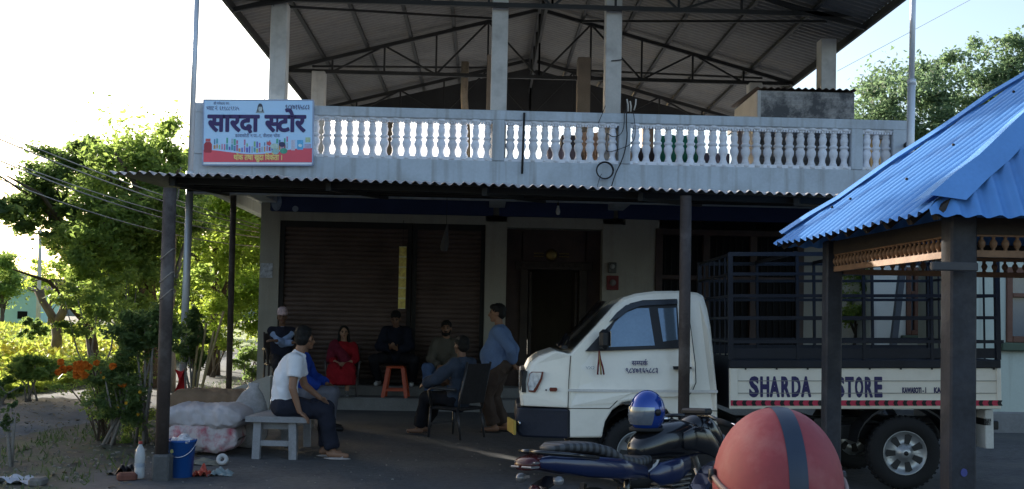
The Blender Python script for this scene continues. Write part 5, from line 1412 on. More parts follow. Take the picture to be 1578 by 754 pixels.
def top(f,m,name='shirt',sleeve=1.,ex=.014,fat=0.,hem=.06,hood=False,collar=True,wr=.016,parent=None,arms=True,extra=None):
    s=f.s;mb=MB(f.M);bl=basis((0,1,0),f.ulow);bu=Matrix((f.sx,f.chf,f.uup)).transposed()
    mb.ell(f.pel+f.ulow*(.055-hem*.3)*s+bl@V((0,fat*.6,0)),((.150+ex)*s+fat*.4,(.114+ex)*s+fat*.75,(.10+hem)*s),rot=bl,seg=20,ring=14)
    mb.ell(f.pel.lerp(f.mid,.55)+bl@V((0,fat*.8,-.01)),(.150*s+ex+fat*.5,.112*s+ex+fat*.85,.19*s),rot=bl,seg=20,ring=14)
    mb.ell(f.pel.lerp(f.mid,.95)+bl@V((0,fat*.5,0)),(.155*s+ex+fat*.3,.112*s+ex+fat*.5,.17*s),rot=bl,seg=20,ring=14)
    mb.ell(f.mid.lerp(f.neck,.42),(.166*s+ex,.116*s+ex+fat*.2,.185*s),rot=bu,seg=20,ring=14)
    capsule(mb,f.sh[0],f.sh[1],.064*s+ex*.6,.064*s+ex*.6);capsule(mb,f.neck-f.uup*.11*s,f.neck-f.uup*.01*s,.088*s+ex*.4,.064*s+ex*.3,14,True,False)
    if collar:mb.tube([f.neck-f.uup*.03*s,f.neck+f.ncv*.03*s],.066*s,14,True,None,[.070*s,.064*s])
    if hood:mb.ell(f.neck-f.chf*.075*s-f.uup*.01*s,(.10*s,.06*s,.055*s),rot=bu)
    if arms:
        for i in range(2):
            sl=sleeve
            if sl<=1:
                e=f.sh[i].lerp(f.el[i],sl);mb.tube([f.sh[i],e],.06,12,True,None,[.060*s+ex,.056*s+ex]);mb.ell(f.sh[i],.062*s+ex)
            else:
                capsule(mb,f.sh[i],f.el[i],.058*s+ex,.047*s+ex);e=f.el[i].lerp(f.wr[i],sl-1);mb.tube([f.el[i],e],.05,12,True,None,[.047*s+ex,.036*s+ex])
    if extra:extra(mb)
    r=solid(mb,.0115,6,wr=wr*s,wscale=7.);return r.build(name,m,parent or f.root)
def bottoms(f,m,name='trousers',ex=.016,length=.93,fat=0.,wr=.013):
    s=f.s;mb=MB(f.M);bl=basis((0,1,0),f.ulow)
    mb.ell(f.pel+f.ulow*.01*s,((.160+ex*.6)*s+fat*.4,(.122+ex*.5)*s+fat*.6,.125*s),rot=bl)
    for i in range(2):
        capsule(mb,f.hip[i],f.kn[i],.092*s+ex*.6,.064*s+ex);e=f.kn[i].lerp(f.an[i],length)
        mb.ell(f.kn[i],.064*s+ex);mb.tube([f.kn[i],e],.06,12,True,None,[.062*s+ex,.048*s+ex*1.2])
    r=solid(mb,.0115,2,wr=wr*s,wscale=7.5);return r.build(name,m,f.root)
def shoes(f,m,kind='shoe',sole=None):
    s=f.s
    for i in range(2):
        t=f.toe[i].copy();t.normalize();a=f.an[i];mb=MB(f.M)
        if kind=='shoe':
            capsule(mb,a-t*.035*s+V((0,0,-.035*s)),a+t*.155*s+V((0,0,-.05*s)),.044*s,.036*s);capsule(mb,a+V((0,0,.01)),a+t*.05*s+V((0,0,-.03*s)),.045*s,.04*s)
            r=solid(mb,.010,1);ob=r.build('shoe',m,f.root)
        else:
            c=a+t*.055*s+V((0,0,-.077*s));B_=basis(t,(0,0,1));mb.ell(c,(.047*s,.145*s,.014*s),rot=B_)
            mb.bar(a+t*.10*s+B_@V((.03,0,0))*s+V((0,0,-.07*s)),a+t*.13*s+V((0,0,-.035*s)),.02,.012);mb.bar(a+t*.10*s-B_@V((.03,0,0))*s+V((0,0,-.07*s)),a+t*.13*s+V((0,0,-.035*s)),.02,.012)
            ob=mb.build('sandal',m,f.root)
def facing(px,py,D,heading_deg,z=0.):
    """person frame at a pixel/depth, looking heading degrees from image-right (90 = away)"""
    p=PD(px,py,D);a=YAW+R(heading_deg)-math.pi/2
    return rotz((p.x,p.y,z),a)
fab=lambda n,c,**k:mat(n,c,.9,var=k.pop('var',.14),scale=5,fine=70,bump=.12,spec=.15)

# ---- a: elder with the patterned cap, arms folded, on a dark chair at the left pier
M=facing(433,560,16.75,-68,.2)
f=pose(M,(0,0,.58),lean=-.06,bend=.10,hy=-.25,hp=-.05,hands=((-.14,.30,.84),(.14,.33,.87)),feet=((.12,.42,.08),(-.10,.42,.08)),s=.97,hdir=[(V((-1,.1,.1)),V((0,-.4,-1))),(V((1,.1,.05)),V((0,-.4,-1)))])
make_body(f,'elderly man in pale patterned cap and dark vest seated at the left pier',skinC)
hair(f,greyhair,'fringe')
top(f,fab('shirt_light_blue',(.28,.38,.62)),sleeve=1.9,wr=.004);top(f,fab('vest_dark',(.022,.024,.040)),'vest',arms=False,ex=.030,hem=.05,collar=False,wr=.006)
bottoms(f,fab('trousers_charcoal',(.030,.028,.032)));shoes(f,blackm)
s=f.s;mb=MB(M);h=f.head;hb=f.hb
mb.lathe([(.083,0),(.082,.03),(.078,.065),(.070,.10),(.045,.118),(.005,.12)],18,M=Matrix.Translation(h+hb@V((0,-.012,.045)))@hb.to_4x4()@Matrix.Rotation(-.12,4,'X')@Matrix.Diagonal((1,1.15,1,1)))
mb.build('patterned_cap',mat('cap_pattern',(.60,.46,.50),.85,var=.35,scale=26,fine=60),f.root)

# ---- d: woman in red
M=facing(529,560,16.72,-85,.2)
f=pose(M,(0,0,.40),lean=-.02,bend=.10,hy=.1,hp=-.05,hands=((.06,.30,.53),(-.08,.30,.53)),feet=((.09,.36,.075),(-.09,.36,.075)),s=.90,elb=((.7,-.4,-.4),(-.7,-.4,-.4)))
make_body(f,'woman in a red dress and shawl seated before the brown shutters',skinB);hair(f,hairm,'long')
redd=fab('dress_red',(.24,.012,.018),var=.25);maro=fab('shawl_maroon',(.13,.015,.03),var=.3)
top(f,redd,'blouse',sleeve=1.5)
def shawl(mb):
    capsule(mb,f.sh[0]+V((0,.03,.03)),f.pel+V((-.06,.16,.16)),.06,.09);capsule(mb,f.sh[0]+V((0,.02,.02)),f.el[0]+V((0,0,0)),.075,.07);capsule(mb,f.el[0],f.pel+V((.10,.18,.10)),.06,.07)
mb=MB(M);shawl(mb);solid(mb,.0115,2,wr=.016,wscale=9).build('shawl',maro,f.root)
mb=MB(M);pl=f.pel
mb.ell(pl,(.19,.15,.13));
for i in range(2):
    capsule(mb,f.hip[i],f.kn[i],.11,.10);mb.tube([f.kn[i]+V((0,.01,.03)),f.kn[i].lerp(f.an[i],.62)+V((0,.02,0))],.1,12,True,None,[.10,.125])
mb.ell((pl+V((0,.33,.0))),(.17,.08,.10));mb.tube([pl+V((0,.36,.03)),pl+V((0,.37,-.2))],.1,14,True,None,[.13,.17])
solid(mb,.0115,2,wr=.018,wscale=8).build('skirt',redd,f.root);shoes(f,mat('shoe_pattern',(.12,.12,.12),.6,var=.8,scale=30))

# ---- e: man in a dark jacket looking at his hands, behind the orange stool
M=facing(611,560,17.0,-92,.36)
f=pose(M,(0,-.02,.47),lean=.16,bend=.26,hy=.0,hp=-.45,hands=((.055,.33,.62),(-.045,.33,.60)),feet=((.27,.12,.085),(-.27,.12,.085)),elb=((.8,-.2,-.5),(-.8,-.2,-.5)),knee=((.6,1,.6),(-.6,1,.6)),s=.98,hdir=[(V((-.35,.8,.35)),V((-.5,0,.8))),(V((.35,.8,.35)),V((.5,0,.8)))])
make_body(f,'man in dark navy jacket seated by the orange stool, head bowed',skinC);hair(f)
top(f,fab('jacket_navy',(.012,.014,.024)),'jacket',sleeve=1.93,ex=.028,wr=.016);bottoms(f,fab('trousers_black',(.014,.014,.018)));shoes(f,mat('shoe_white',(.55,.55,.55),.6,var=.1))

# ---- f: bearded man in olive hoodie, facing the camera
M=facing(688,560,16.72,-95,.2)
f=pose(M,(0,0,.44),lean=.05,bend=.16,hy=.05,hp=-.05,hands=((.08,.30,.50),(-.02,.33,.52)),feet=((.20,.42,.08),(-.14,.45,.08)),elb=((.9,-.3,-.5),(-.9,-.3,-.5)),knee=((.5,1,.5),(-.4,1,.5)),s=1.0)
make_body(f,'bearded man in a grey olive hoodie and jeans seated facing the camera',skinA);hair(f);beard(f)
top(f,fab('hoodie_olive',(.105,.095,.078)),'hoodie',sleeve=1.93,ex=.026,hood=True,wr=.014);bottoms(f,fab('jeans_blue',(.07,.11,.21)));shoes(f,blackm)

# ---- h: standing man in a blue sweater, facing left, hands behind his back
M=facing(767,665,13.5,180-8,0)
f=pose(M,(0,-.02,.86),lean=.0,bend=.10,hy=.12,hp=-.05,hands=((.05,-.17,.90),(-.05,-.19,.90)),feet=((.11,-.08,.08),(-.10,.03,.08)),elb=((.9,-.5,.1),(-.9,-.5,.1)),knee=((.1,1,0),(-.1,1,0)),s=1.0,toe=[V((.2,1,0)),V((-.15,1,0))],hdir=[(V((-.7,-.2,-.5)),V((0,-1,.2))),(V((.7,-.2,-.5)),V((0,-1,.2)))])
make_body(f,'stout man in blue sweater standing in profile with hands behind his back',skinA,fat=.05);hair(f)
top(f,fab('sweater_blue',(.13,.20,.36)),'sweater',sleeve=1.93,ex=.02,fat=.085,hem=.07,wr=.007);bottoms(f,fab('trousers_brown',(.075,.055,.045)),fat=.05,ex=.030);shoes(f,mat('sandal_dark',(.03,.025,.022),.7),'sandal')

# ---- c: man in the white T-shirt on the bench, facing right, seen from his right side
DB=10.55
M=facing(437,640,DB,8,0)
f=pose(M,(0,.0,.52),lean=.04,bend=.44,hy=1.2,hp=-.05,hands=((.22,.17,.49),(-.10,.36,.60)),feet=((.10,.50,.085),(-.12,.42,.085)),elb=((.55,-.7,-.1),(-.6,-.4,-.4)),knee=((.1,1,.6),(-.1,1,.6)),s=.99,toe=[V((.25,1,0)),V((-.1,1,0))],hdir=[(V((.05,.55,-.45)),V((-.15,-.2,-.9))),None],torso=.56)
make_body(f,'man in a white T shirt seated sideways on the grey bench with back turned',skinA);hair(f)
top(f,fab('tshirt_white',(.72,.74,.80),var=.04),'t_shirt',sleeve=.62,ex=.014,hem=.05,wr=.012);bottoms(f,fab('trousers_dark_navy',(.020,.022,.034)),ex=.02);shoes(f,mat('slipper_sole',(.40,.36,.35),.7,var=.3,scale=18),'sandal')

# ---- b: balding man in a blue jacket beyond him, facing right, leg stretched forward
M=facing(462,600,13.3,5,0)
f=pose(M,(0,0,.48),lean=-.06,bend=.24,hy=-.1,hp=-.05,hands=((.16,.26,.56),(-.10,.34,.58)),feet=((.14,.40,.08),(-.12,.36,.08)),elb=((.6,-.6,-.2),(-.6,-.5,-.3)),knee=((.1,1,.7),(-.1,1,.6)),s=.98)
make_body(f,'balding man in bright blue jacket seated beyond the white T shirt man',skinA);hair(f,greyhair,'fringe')
top(f,fab('jacket_bright_blue',(.018,.055,.33)),'jacket',sleeve=1.93,ex=.026,wr=.012);bottoms(f,fab('trousers_grey',(.15,.155,.19)));shoes(f,blackm)

# ---- g: man in a denim jacket slumped in the metal armchair, facing left, seen from behind
MG=facing(703,640,12.75,180-36,0)
f=pose(MG,(0,-.02,.47),lean=-.24,bend=.26,hy=-.20,hp=.05,hands=((.24,.26,.66),(-.25,.30,.65)),feet=((.10,.58,.085),(-.12,.50,.085)),elb=((.7,-.5,-.3),(-.8,-.5,-.3)),knee=((.1,1,.6),(-.1,1,.6)),s=.97,toe=[V((.1,1,0)),V((-.2,1,0))])
make_body(f,'man in denim jacket lounging in the metal armchair, back turned',skinC);hair(f)
top(f,fab('denim_jacket',(.045,.060,.092),var=.3),'denim_jacket',sleeve=1.9,ex=.026,hem=.09,wr=.014);bottoms(f,fab('trousers_near_black',(.014,.014,.018)));shoes(f,mat('sandal_grey',(.05,.045,.045),.7),'sandal')

# ------------------------------------------------------------------ seats
def armchair(M,label,m,seatm_,h=.43,arms=True,group=None,back=.42):
    t=thing('armchair',label,'chair',None,group,M=M)
    for sx in (-1,1):
        for y,yb in ((.22,.24),(-.20,-.26)):
            mb=MB(M);mb.tube([(sx*.235,yb,0.005),(sx*.225,y,h)],.016,8);mb.build('leg',m,t)
        if arms:
            mb=MB(M);mb.tube([(sx*.235,.20,h),(sx*.265,.22,h+.20),(sx*.27,.16,h+.235),(sx*.265,-.20,h+.225)],.019,8);mb.build('armrest',m,t)
    mb=MB(M);mb.bev((-.24,-.22,h-.03),(.24,.24,h+.008),.015);mb.build('seat',seatm_,t)
    mb=MB(M)
    mb.grid(lambda a,b:V((-.225+.45*a,-.22-.10*b-.03*math.sin(math.pi*a),h+.06+back*b)),8,8);mb.grid(lambda a,b:V((-.225+.45*a,-.245-.10*b-.03*math.sin(math.pi*a),h+.06+back*b)),8,8);bk_=mb.build('backrest',seatm_,t)
    for sx in (-1,1):
        mb=MB(M);mb.tube([(sx*.225,-.22,h-.01),(sx*.232,-.235,h+.1),(sx*.228,-.34,h+.08+back)],.015,8);mb.build('back_frame',m,t)
    mb=MB(M);mb.tube([(-.23,.23,h*.45),(.23,.23,h*.45)],.011,6);mb.build('stretcher',m,t)
    return t
darkplastic=mat('dark_plastic_chair',(.05,.038,.034),.5,var=.2)
def seatM(px,py,D,hd,z): return facing(px,py,D,hd,z)
armchair(seatM(433,560,16.75,-68,.2),'dark armchair under the elder with the patterned cap','' or darkplastic,darkplastic,h=.49,group='chairs of the seated group')
armchair(seatM(529,560,16.72,-85,.2),'grey metal armchair under the woman in red',mat('grey_chair_metal',(.12,.11,.11),.5,.3),darkplastic,h=.31,group='chairs of the seated group')
armchair(seatM(688,560,16.72,-95,.2),'dark chair under the bearded man in the hoodie',darkplastic,darkplastic,h=.345,group='chairs of the seated group')
armchair(MG,'dark metal framed armchair with the denim jacket man in it',mat('chair_steel_grey',(.06,.06,.065),.4,.5),mat('chair_dark_weave',(.016,.015,.017),.8,var=.3,scale=20),h=.375,group='chairs of the seated group',back=.48)
def stool(M,label,m,w0,w1,h,name='stool',group=None,cut=True):
    t=thing(name,label,'stool',None,group,M=M)
    mb=MB(M);mb.bev((-w0,-w0,h-.035),(w0,w0,h),.014);mb.build('stool_top',m,t)
    for sx in (-1,1):
        for sy in (-1,1):
            mb=MB(M);q=[]
            mb.bar((sx*(w0-.03),sy*(w0-.03),h-.03),(sx*w1,sy*w1,0.005),.055,.035,up=(0,1,0));mb.build('leg',m,t)
    for z in (h*.25,):
        k=w0-.03+(w1-w0+.03)*(1-z/h)
        mb=MB(M)
        for a,b in (((-k,-k),(k,-k)),((k,-k),(k,k)),((k,k),(-k,k)),((-k,k),(-k,-k))): mb.bar((*a,z),(*b,z),.02,.035)
        mb.build('rung',m,t)
    return t
ors=mat('orange_plastic',(.44,.075,.03),.4,var=.08,bump=.02)
p=PD(609.5,612,16.55);stool(rotz((p.x,p.y,.2),YAW),'orange red plastic stool standing on the plinth edge',ors,.145,.185,.50)
p=PD(611,560,17.0);q_=facing(611,560,17.0,-92,.36);stool(q_@Matrix.Translation((0,-.06,0)),'low dark wooden stool under the man in the navy jacket',wooddark,.15,.16,.30,'wooden_stool')
q_=facing(462,600,13.3,5,0);stool(q_@Matrix.Translation((0,-.02,0)),'wooden stool under the man in the blue jacket',woodlt,.17,.18,.385,'wooden_stool')
# plank bench
benchm=mat('bench_grey_wood',(.27,.27,.285),.85,var=.2,scale=4,fine=50,bump=.3,dirt=(.14,.13,.12),dirt_amt=.5,dirt_scale=5)
fl_=PD(394,703,10.4);fl_.z=0
MBn=rotz((fl_.x,fl_.y,0),YAW)
bn=thing('bench','low grey weathered plank bench with slanting legs under the man in the white T shirt','bench',None,M=MBn)
mb=MB(MBn);
tp_=[(-.10,-.06),(.52,-.06),(.36,1.25),(-.03,1.25)]
mb.prism(tp_,lambda u,v,d:V((u,v,d)),.375,.43);mb.build('bench_top',benchm,bn,fix=True)
for (x0,y0) in ((0,.02),(.37,.02),(.05,1.1),(.30,1.1)):
    mb=MB(MBn);mb.bar((x0,y0,.002),(x0+(.01 if x0<.2 else -.01),y0,.374),.075,.07,up=(0,1,0));mb.build('leg',benchm,bn)
mb=MB(MBn);mb.bar((.038,.02,.16),(.335,.02,.16),.03,.055,up=(0,0,1));mb.build('stretcher',benchm,bn)
for a_,b_,y_ in ((.05,.36,.09),(.07,.3,1.1)):
    mb=MB(MBn);mb.bar((a_,y_,.33),(b_,y_,.33),.03,.07);mb.build('apron',benchm,bn)
# ------------------------------------------------------------------ sacks, bucket, litter by the left awning post
def pillow(mb,c,ax,L,W,H,seed,flat=.5,nu=70,nv=48,corner=.03):
    """a filled sack lying along ax (horizontal angle): squarish bag with pinched ends and folds"""
    ca,sa=math.cos(ax),math.sin(ax)
    o=len(mb.v)
    for i in range(nu+1):
        u=-1+2*i/nu
        prof=(1-abs(u)**5)**.5 if abs(u)<1 else 0.
        w=W*(.80+.20*prof);h=H*prof+.012
        for k in range(nv):
            t=2*math.pi*k/nv;c_,s_=math.cos(t),math.sin(t)
            y=w*math.copysign(abs(c_)**.5,c_);z=h*math.copysign(abs(s_)**.6,s_)
            n=noise.noise(V((u*2.3+seed,t*.9,seed*1.7)))*.10+noise.noise(V((u*6+seed,c_*3,s_*3)))*.035+(abs(noise.noise(V((u*5+c_*2,s_*3,seed+3))))-.2)*.07+(.25-abs(noise.noise(V((u*11+c_*1.5,s_*5+c_*3,seed+8)))))*.055
            n+= .016*math.sin(u*16+3*c_+seed)*(abs(u)>.55)
            y*=1+n*1.2;z=z*(1+n*1.5)
            if z<0:z*=flat
            x=L*u*(1+.05*noise.noise(V((c_*2,s_*2,seed))))
            mb.v.append((c[0]+x*ca-y*sa,c[1]+x*sa+y*ca,c[2]+z+H*flat))
    for i in range(nu):
        for k in range(nv):
            mb.f.append([o+i*nv+k,o+i*nv+(k+1)%nv,o+(i+1)*nv+(k+1)%nv,o+(i+1)*nv+k]);mb.mi.append(mb.cur);mb.sm.append(True)
sackw=mat('sack_white_weave',(.42,.39,.41),.7,var=.08,scale=4,fine=120,bump=.2,dirt=(.3,.27,.24),dirt_amt=.4,dirt_scale=3)
sackp=mat('sack_printed',(.44,.38,.38),.7,var=.1,scale=4,fine=120,bump=.2,dirt=(.36,.06,.09),dirt_amt=.95,dirt_scale=6)
sackb=mat('jute_brown',(.19,.125,.08),.9,var=.2,scale=4,fine=90,bump=.3)
clear=mat('clear_film',(.45,.45,.47),.25,var=.3,scale=8,bump=.4,alpha=.6)
DS=10.7
g0=G(322,700);Ds=DS
def sk(px,py,D,dz=0):
    p=PD(px,py,D);return p
p=PD(318,690,10.75);mb=MB();pillow(mb,(p.x,p.y,.04),YAW+.04,.36,.26,.17,1.,flat=.75);tag(mb.build('printed_sack',sackp),'white sack printed in pinkish red lying lowest in the pile','sack',"sacks piled by the bench")
p2=PD(322,640,10.8);mb=MB();pillow(mb,(p2.x,p2.y,.275),YAW-.06,.42,.30,.135,4.3,flat=.7);tag(mb.build('white_sack',sackw),'plain off white sack on top of the printed sack','sack',"sacks piled by the bench")
p3=PD(330,600,11.5);mb=MB();pillow(mb,(p3.x-.0,p3.y,.33),YAW+.03,.46,.24,.15,7.7,flat=.9);tag(mb.build('brown_sack',sackb),'brown jute sack lying behind the white sack','sack',"sacks piled by the bench")
mb=MB();pillow(mb,(p3.x+.03,p3.y,.0),YAW,.42,.28,.17,9.1,flat=.95);tag(mb.build('lower_sack',sackb),'brown sack squeezed flat under the upper jute sack','sack',"sacks piled by the bench")
p4=PD(385,612,11.3);mb=MB()
mb.lathe([(.02,0),(.13,.02),(.19,.15),(.20,.35),(.17,.50),(.11,.60),(.05,.66),(.07,.71)],20,M=rotz((p4.x,p4.y,0),.4)@Matrix.Rotation(.05,4,'Y'))
mb.v=[(x+.05*noise.noise(V((x*7,y*7,z*7))),y+.05*noise.noise(V((x*7+9,y*7,z*7))),z) for x,y,z in mb.v]
tag(mb.build('plastic_sack',clear),'crumpled clear plastic sack standing between the sacks and the bench','bag')
# low concrete slab beyond, its sunlit edge painted in as a pale tone
p=PD(384,590,16.0);mb=MB();mb.prism([(-.32,0),(.32,0),(.32,.52),(.26,.52),(-.32,.30)],lambda u,v,d:V((p.x+u,p.y+d,v)),0,.5);tag(mb.build('concrete_ramp',mat('sunlit_pale_concrete',(.55,.53,.50),.9,dirt=(.3,.28,.25))),'pale sloping concrete block at the left corner of the shop','block')
# bucket
pb=G(279,728);pb=PD(279,728,9.15)
pb.z=0;bkt=thing('bucket','blue plastic bucket heaped with plastic rubbish beside the left awning post','bucket',pb)
bb=mat('bucket_blue',(.012,.075,.28),.4,var=.06,bump=.02,dirt=(.05,.12,.3),dirt_amt=.3)
mb=MB(Matrix.Translation(pb));mb.lathe([(.09,0),(.096,.004),(.118,.305),(.128,.31),(.128,.328),(.119,.33),(.114,.318),(.094,.02),(.01,.015)],28,cap=False);mb.build('bucket_body',bb,bkt)
mb=MB(Matrix.Translation(pb));mb.tube([(.128*math.cos(t),-.128*abs(math.sin(t))*.98-.004,.315-.13*math.sin(t)) for t in [math.pi*q/16 for q in range(17)]],.004,6);mb.build('handle',chrome,bkt)
mb=MB(Matrix.Translation(pb));mb.prism([(.018*math.cos(q*.7),.018*math.sin(q*.7)) for q in range(9)],lambda u,v,d:V((-.055+u,-.101-.0-d,.235+v)),0,.003);mb.build('sticker',mat('sticker_yellow',(.35,.33,.12),.6),bkt)
mb=MB(Matrix.Translation(pb))
r4=random.Random(9)
for q in range(7):
    c=V((r4.uniform(-.06,.06),r4.uniform(-.06,.06),.30+r4.uniform(0,.05)));mb.ell(c,(.055,.05,.04),seg=10,ring=7)
mb.v=[(x+.02*noise.noise(V((x*40,y*40,z*40))),y+.02*noise.noise(V((x*40+5,y*40,z*40))),z+.02*noise.noise(V((x*40,y*40+8,z*40)))) for x,y,z in mb.v]
tag(mb.build('plastic_rubbish',mat('crumpled_plastic',(.50,.50,.54),.3,var=.3,scale=20,bump=.4)),'crumpled clear plastic bags heaped in the blue bucket','rubbish')
# water bottle
pq=PD(215,733,9.0);pq.z=gz(pq.x,pq.y)
bt=thing('water_bottle','clear plastic water bottle with red cap standing left of the awning post','bottle',pq)
mb=MB(Matrix.Translation(pq));mb.lathe([(.030,0),(.041,.006),(.044,.03),(.044,.10),(.041,.105),(.044,.11),(.044,.20),(.036,.25),(.018,.285),(.015,.30)],20);mb.build('bottle_body',mat('bottle_plastic',(.55,.58,.60),.15,var=.1,bump=.05,alpha=.6),bt)
mb=MB(Matrix.Translation(pq));mb.tube([(0,0,.298),(0,0,.322)],.017,12);mb.build('cap',mat('cap_red',(.30,.04,.03),.5),bt)
mb=MB(Matrix.Translation(pq));mb.lathe([(.0445,.10),(.0447,.135)],20,cap=False);mb.build('bottle_band',mat('bottle_label',(.30,.34,.40),.5),bt)
def litter(name,px,py,D,w,h,m,label,cat='litter',seed=1,hh=.05):
    p=PD(px,py,D);z=gz(p.x,p.y)
    mb=MB();mb.grid(lambda a,b:V((p.x+w*(a-.5)*(1+.4*noise.noise(V((b*3,seed,0)))),p.y+h*(b-.5)*(1+.4*noise.noise(V((a*3,seed,4)))),z+.004+hh*abs(noise.noise(V((a*3.1+seed,b*3.3,seed*2.))))*4*a*(1-a)*2)),18,14)
    return tag(mb.build(name,m),label,cat)
litter('red_packet',310,722,9.25,.17,.22,mat('foil_red',(.34,.05,.03),.35,var=.5,scale=18,bump=.2),'crumpled red and orange packet on the ground right of the bucket',seed=2,hh=.07)
litter('plastic_bag',341,721,9.3,.20,.20,mat('bag_teal_white',(.20,.25,.26),.4,var=.3,scale=14),'pale greenish plastic bag flat on the ground right of the red packet',seed=5,hh=.06)
litter('white_rag',16,726,8.75,.50,.35,mat('rag_white',(.38,.39,.43),.8,var=.1),'white rag lying on the ground at the far left','rag',seed=3,hh=.05)
p=PD(343,704,9.9);p.z=.002
t=thing('tape_roll','small white roll lying on its side before the printed sack','roll',p);mb=MB(Matrix.Translation(p+V((0,0,.055)))@Matrix.Rotation(math.pi/2-.4,4,'X'));mb.lathe([(.022,-.02),(.055,-.02),(.055,.02),(.022,.02),(.022,-.02)],20,cap=False);mb.build('roll_body',mat('roll_white',(.42,.42,.42),.6),t)
litter('cardboard_sheet',312,706,10.0,.42,.30,mat('card_grey_green',(.17,.17,.14),.9),'flattened grey cardboard under the front of the printed sack','cardboard',seed=8,hh=.03)
for q,(px,py,D,c,l) in enumerate(((196,727,8.9,(.13,.05,.035),'broken red brick beside the water bottle'),(60,742,8.55,(.14,.13,.12),'grey stone at the bottom left corner'))):
    p=PD(px,py,D);z=gz(p.x,p.y);mb=MB();mb.bev((-.08,-.05,-.01),(.08,.06,.065),.02,M=rotz((p.x,p.y,z),.5+q));tag(mb.build('brick' if q==0 else 'stone',mat('rubble_%d'%q,c,.9,var=.3,scale=8)),l,'brick' if q==0 else 'stone')
litter('black_bag',195,712,9.3,.26,.3,blackm,'black plastic bag lying behind the water bottle',seed=11,hh=.08)
# pebbles and leaf litter
mb=MB();r5=random.Random(21)
for q in range(1500):
    x=r5.uniform(-8.5,-2.9) if q<1350 else r5.uniform(-2.9,1.5);y=r5.uniform(7.6,16)
    if x>-2.9:
        x,y=x,r5.uniform(8,13)
    s=r5.uniform(.006,.022)*(.55 if x>-2.9 else 1);mb.ell((x,y,gz(x,y)+s*.3+(.03 if -7.6<x<-5.2 else 0)),(s,s*.8,s*.6),seg=6,ring=4)
tag(mb.build('pebbles',mat('pebble_grey',(.20,.19,.17),.9,var=.4,scale=2)),'loose pebbles scattered over the dirt and lane','pebbles',kind='stuff')
mb=MB()
for q in range(2600):
    x=r5.uniform(-9,-2.8);y=r5.uniform(7.6,17);z=gz(x,y)+.012+(.03 if -7.6<x<-5.2 else 0);a=r5.uniform(0,6.3);s=r5.uniform(.015,.045)
    d=V((math.cos(a),math.sin(a),r5.uniform(-.2,.4)))*s;e=V((-math.sin(a),math.cos(a),r5.uniform(-.2,.3)))*s*.5
    c=V((x,y,z));mb.quad(c-d,c-e,c+d,c+e)
tag(mb.build('leaf_litter',mat('dry_leaf',(.10,.08,.045),.8,var=.6,scale=3)),'dry fallen leaves scattered over the dirt on the left','leaves',kind='stuff')

# ------------------------------------------------------------------ vegetation
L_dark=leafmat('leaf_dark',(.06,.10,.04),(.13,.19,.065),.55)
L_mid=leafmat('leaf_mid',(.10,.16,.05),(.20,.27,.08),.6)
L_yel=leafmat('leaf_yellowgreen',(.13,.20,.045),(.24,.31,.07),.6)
L_deep=leafmat('leaf_deep',(.03,.055,.02),(.06,.10,.035),.35)  # darkest leaf green, for the sapling and grass
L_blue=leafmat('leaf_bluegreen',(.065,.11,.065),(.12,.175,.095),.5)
bark=mat('bark_brown',(.10,.075,.055),.95,var=.35,scale=5,fine=50,bump=.6)
barkg=mat('bark_grey',(.20,.18,.16),.95,var=.35,scale=5,fine=50,bump=.6)
def leaf(mb,c,s,r_,long=1.9,droop=.2):
    a=V((r_.gauss(0,1),r_.gauss(0,1),r_.gauss(0,.7)-droop)).normalized();b=a.cross(V((r_.gauss(0,1),r_.gauss(0,1),r_.gauss(0,1)))).normalized()
    L=s*long*.5;W=s*.5;c=V(c);n=a.cross(b)*s*.12
    o=len(mb.v);mb.v+= [tuple(c-a*L),tuple(c-b*W*.9+n),tuple(c+a*L),tuple(c+b*W*.9+n)]
    mb.f.append([o,o+1,o+2,o+3]);mb.mi.append(mb.cur);mb.sm.append(False)
def crown(mb,c,rad,ncl,nper,s,seed,clr=.26,hollow=.35,long=1.9,droop=.2,fine=True):
    """irregular crown: boughs scattered in the volume, each a spray of small leaves"""
    r_=random.Random(seed);c=V(c);m=min(rad)
    if fine: ncl=int(ncl*1.9);nper=int(nper*1.9);s=s*.40
    for q in range(ncl):
        while 1:
            d=V((r_.uniform(-1,1),r_.uniform(-1,1),r_.uniform(-1,1)))
            if hollow<d.length<1:break
        w=1+.45*noise.noise(d*1.9+V((seed*1.37,0,seed)))
        cc=c+V((d.x*rad[0]*w,d.y*rad[1]*w,d.z*rad[2]*w));cr=clr*r_.uniform(.5,1.35)*m
        ax=V((d.x+r_.gauss(0,.5),d.y+r_.gauss(0,.5),d.z*.5+r_.gauss(0,.4))).normalized()
        for k in range(int(nper*r_.uniform(.4,1.5))):
            g=V((r_.gauss(0,.5),r_.gauss(0,.5),r_.gauss(0,.34)))+ax*r_.gauss(0,.75)
            leaf(mb,cc+g*cr,s*r_.uniform(.55,1.3),r_,long,droop)
def limbs(mb,base,top,r0,seed,nl=6,spread=1.5,rise=1.2):
    r_=random.Random(seed);base=V(base);top=V(top)
    pts=[base.lerp(top,k/6)+V((r_.uniform(-.06,.06),r_.uniform(-.06,.06),0))*(k>0)*(top-base).length*.25 for k in range(7)]
    mb.tube(pts,r0,10,rs=[r0*(1.25 if k==0 else 1-.11*k) for k in range(7)])
    for q in range(nl):
        t=.45+.55*q/nl;p=base.lerp(top,t);a=r_.uniform(0,6.28);e=p+V((math.cos(a)*spread*r_.uniform(.5,1),math.sin(a)*spread*r_.uniform(.5,1),rise*r_.uniform(.5,1.1)))
        mb.tube([pts[min(6,int(t*6))],p.lerp(e,.5)+V((0,0,.15)),e],r0*.4,7,rs=[r0*.5,r0*.32,r0*.12])
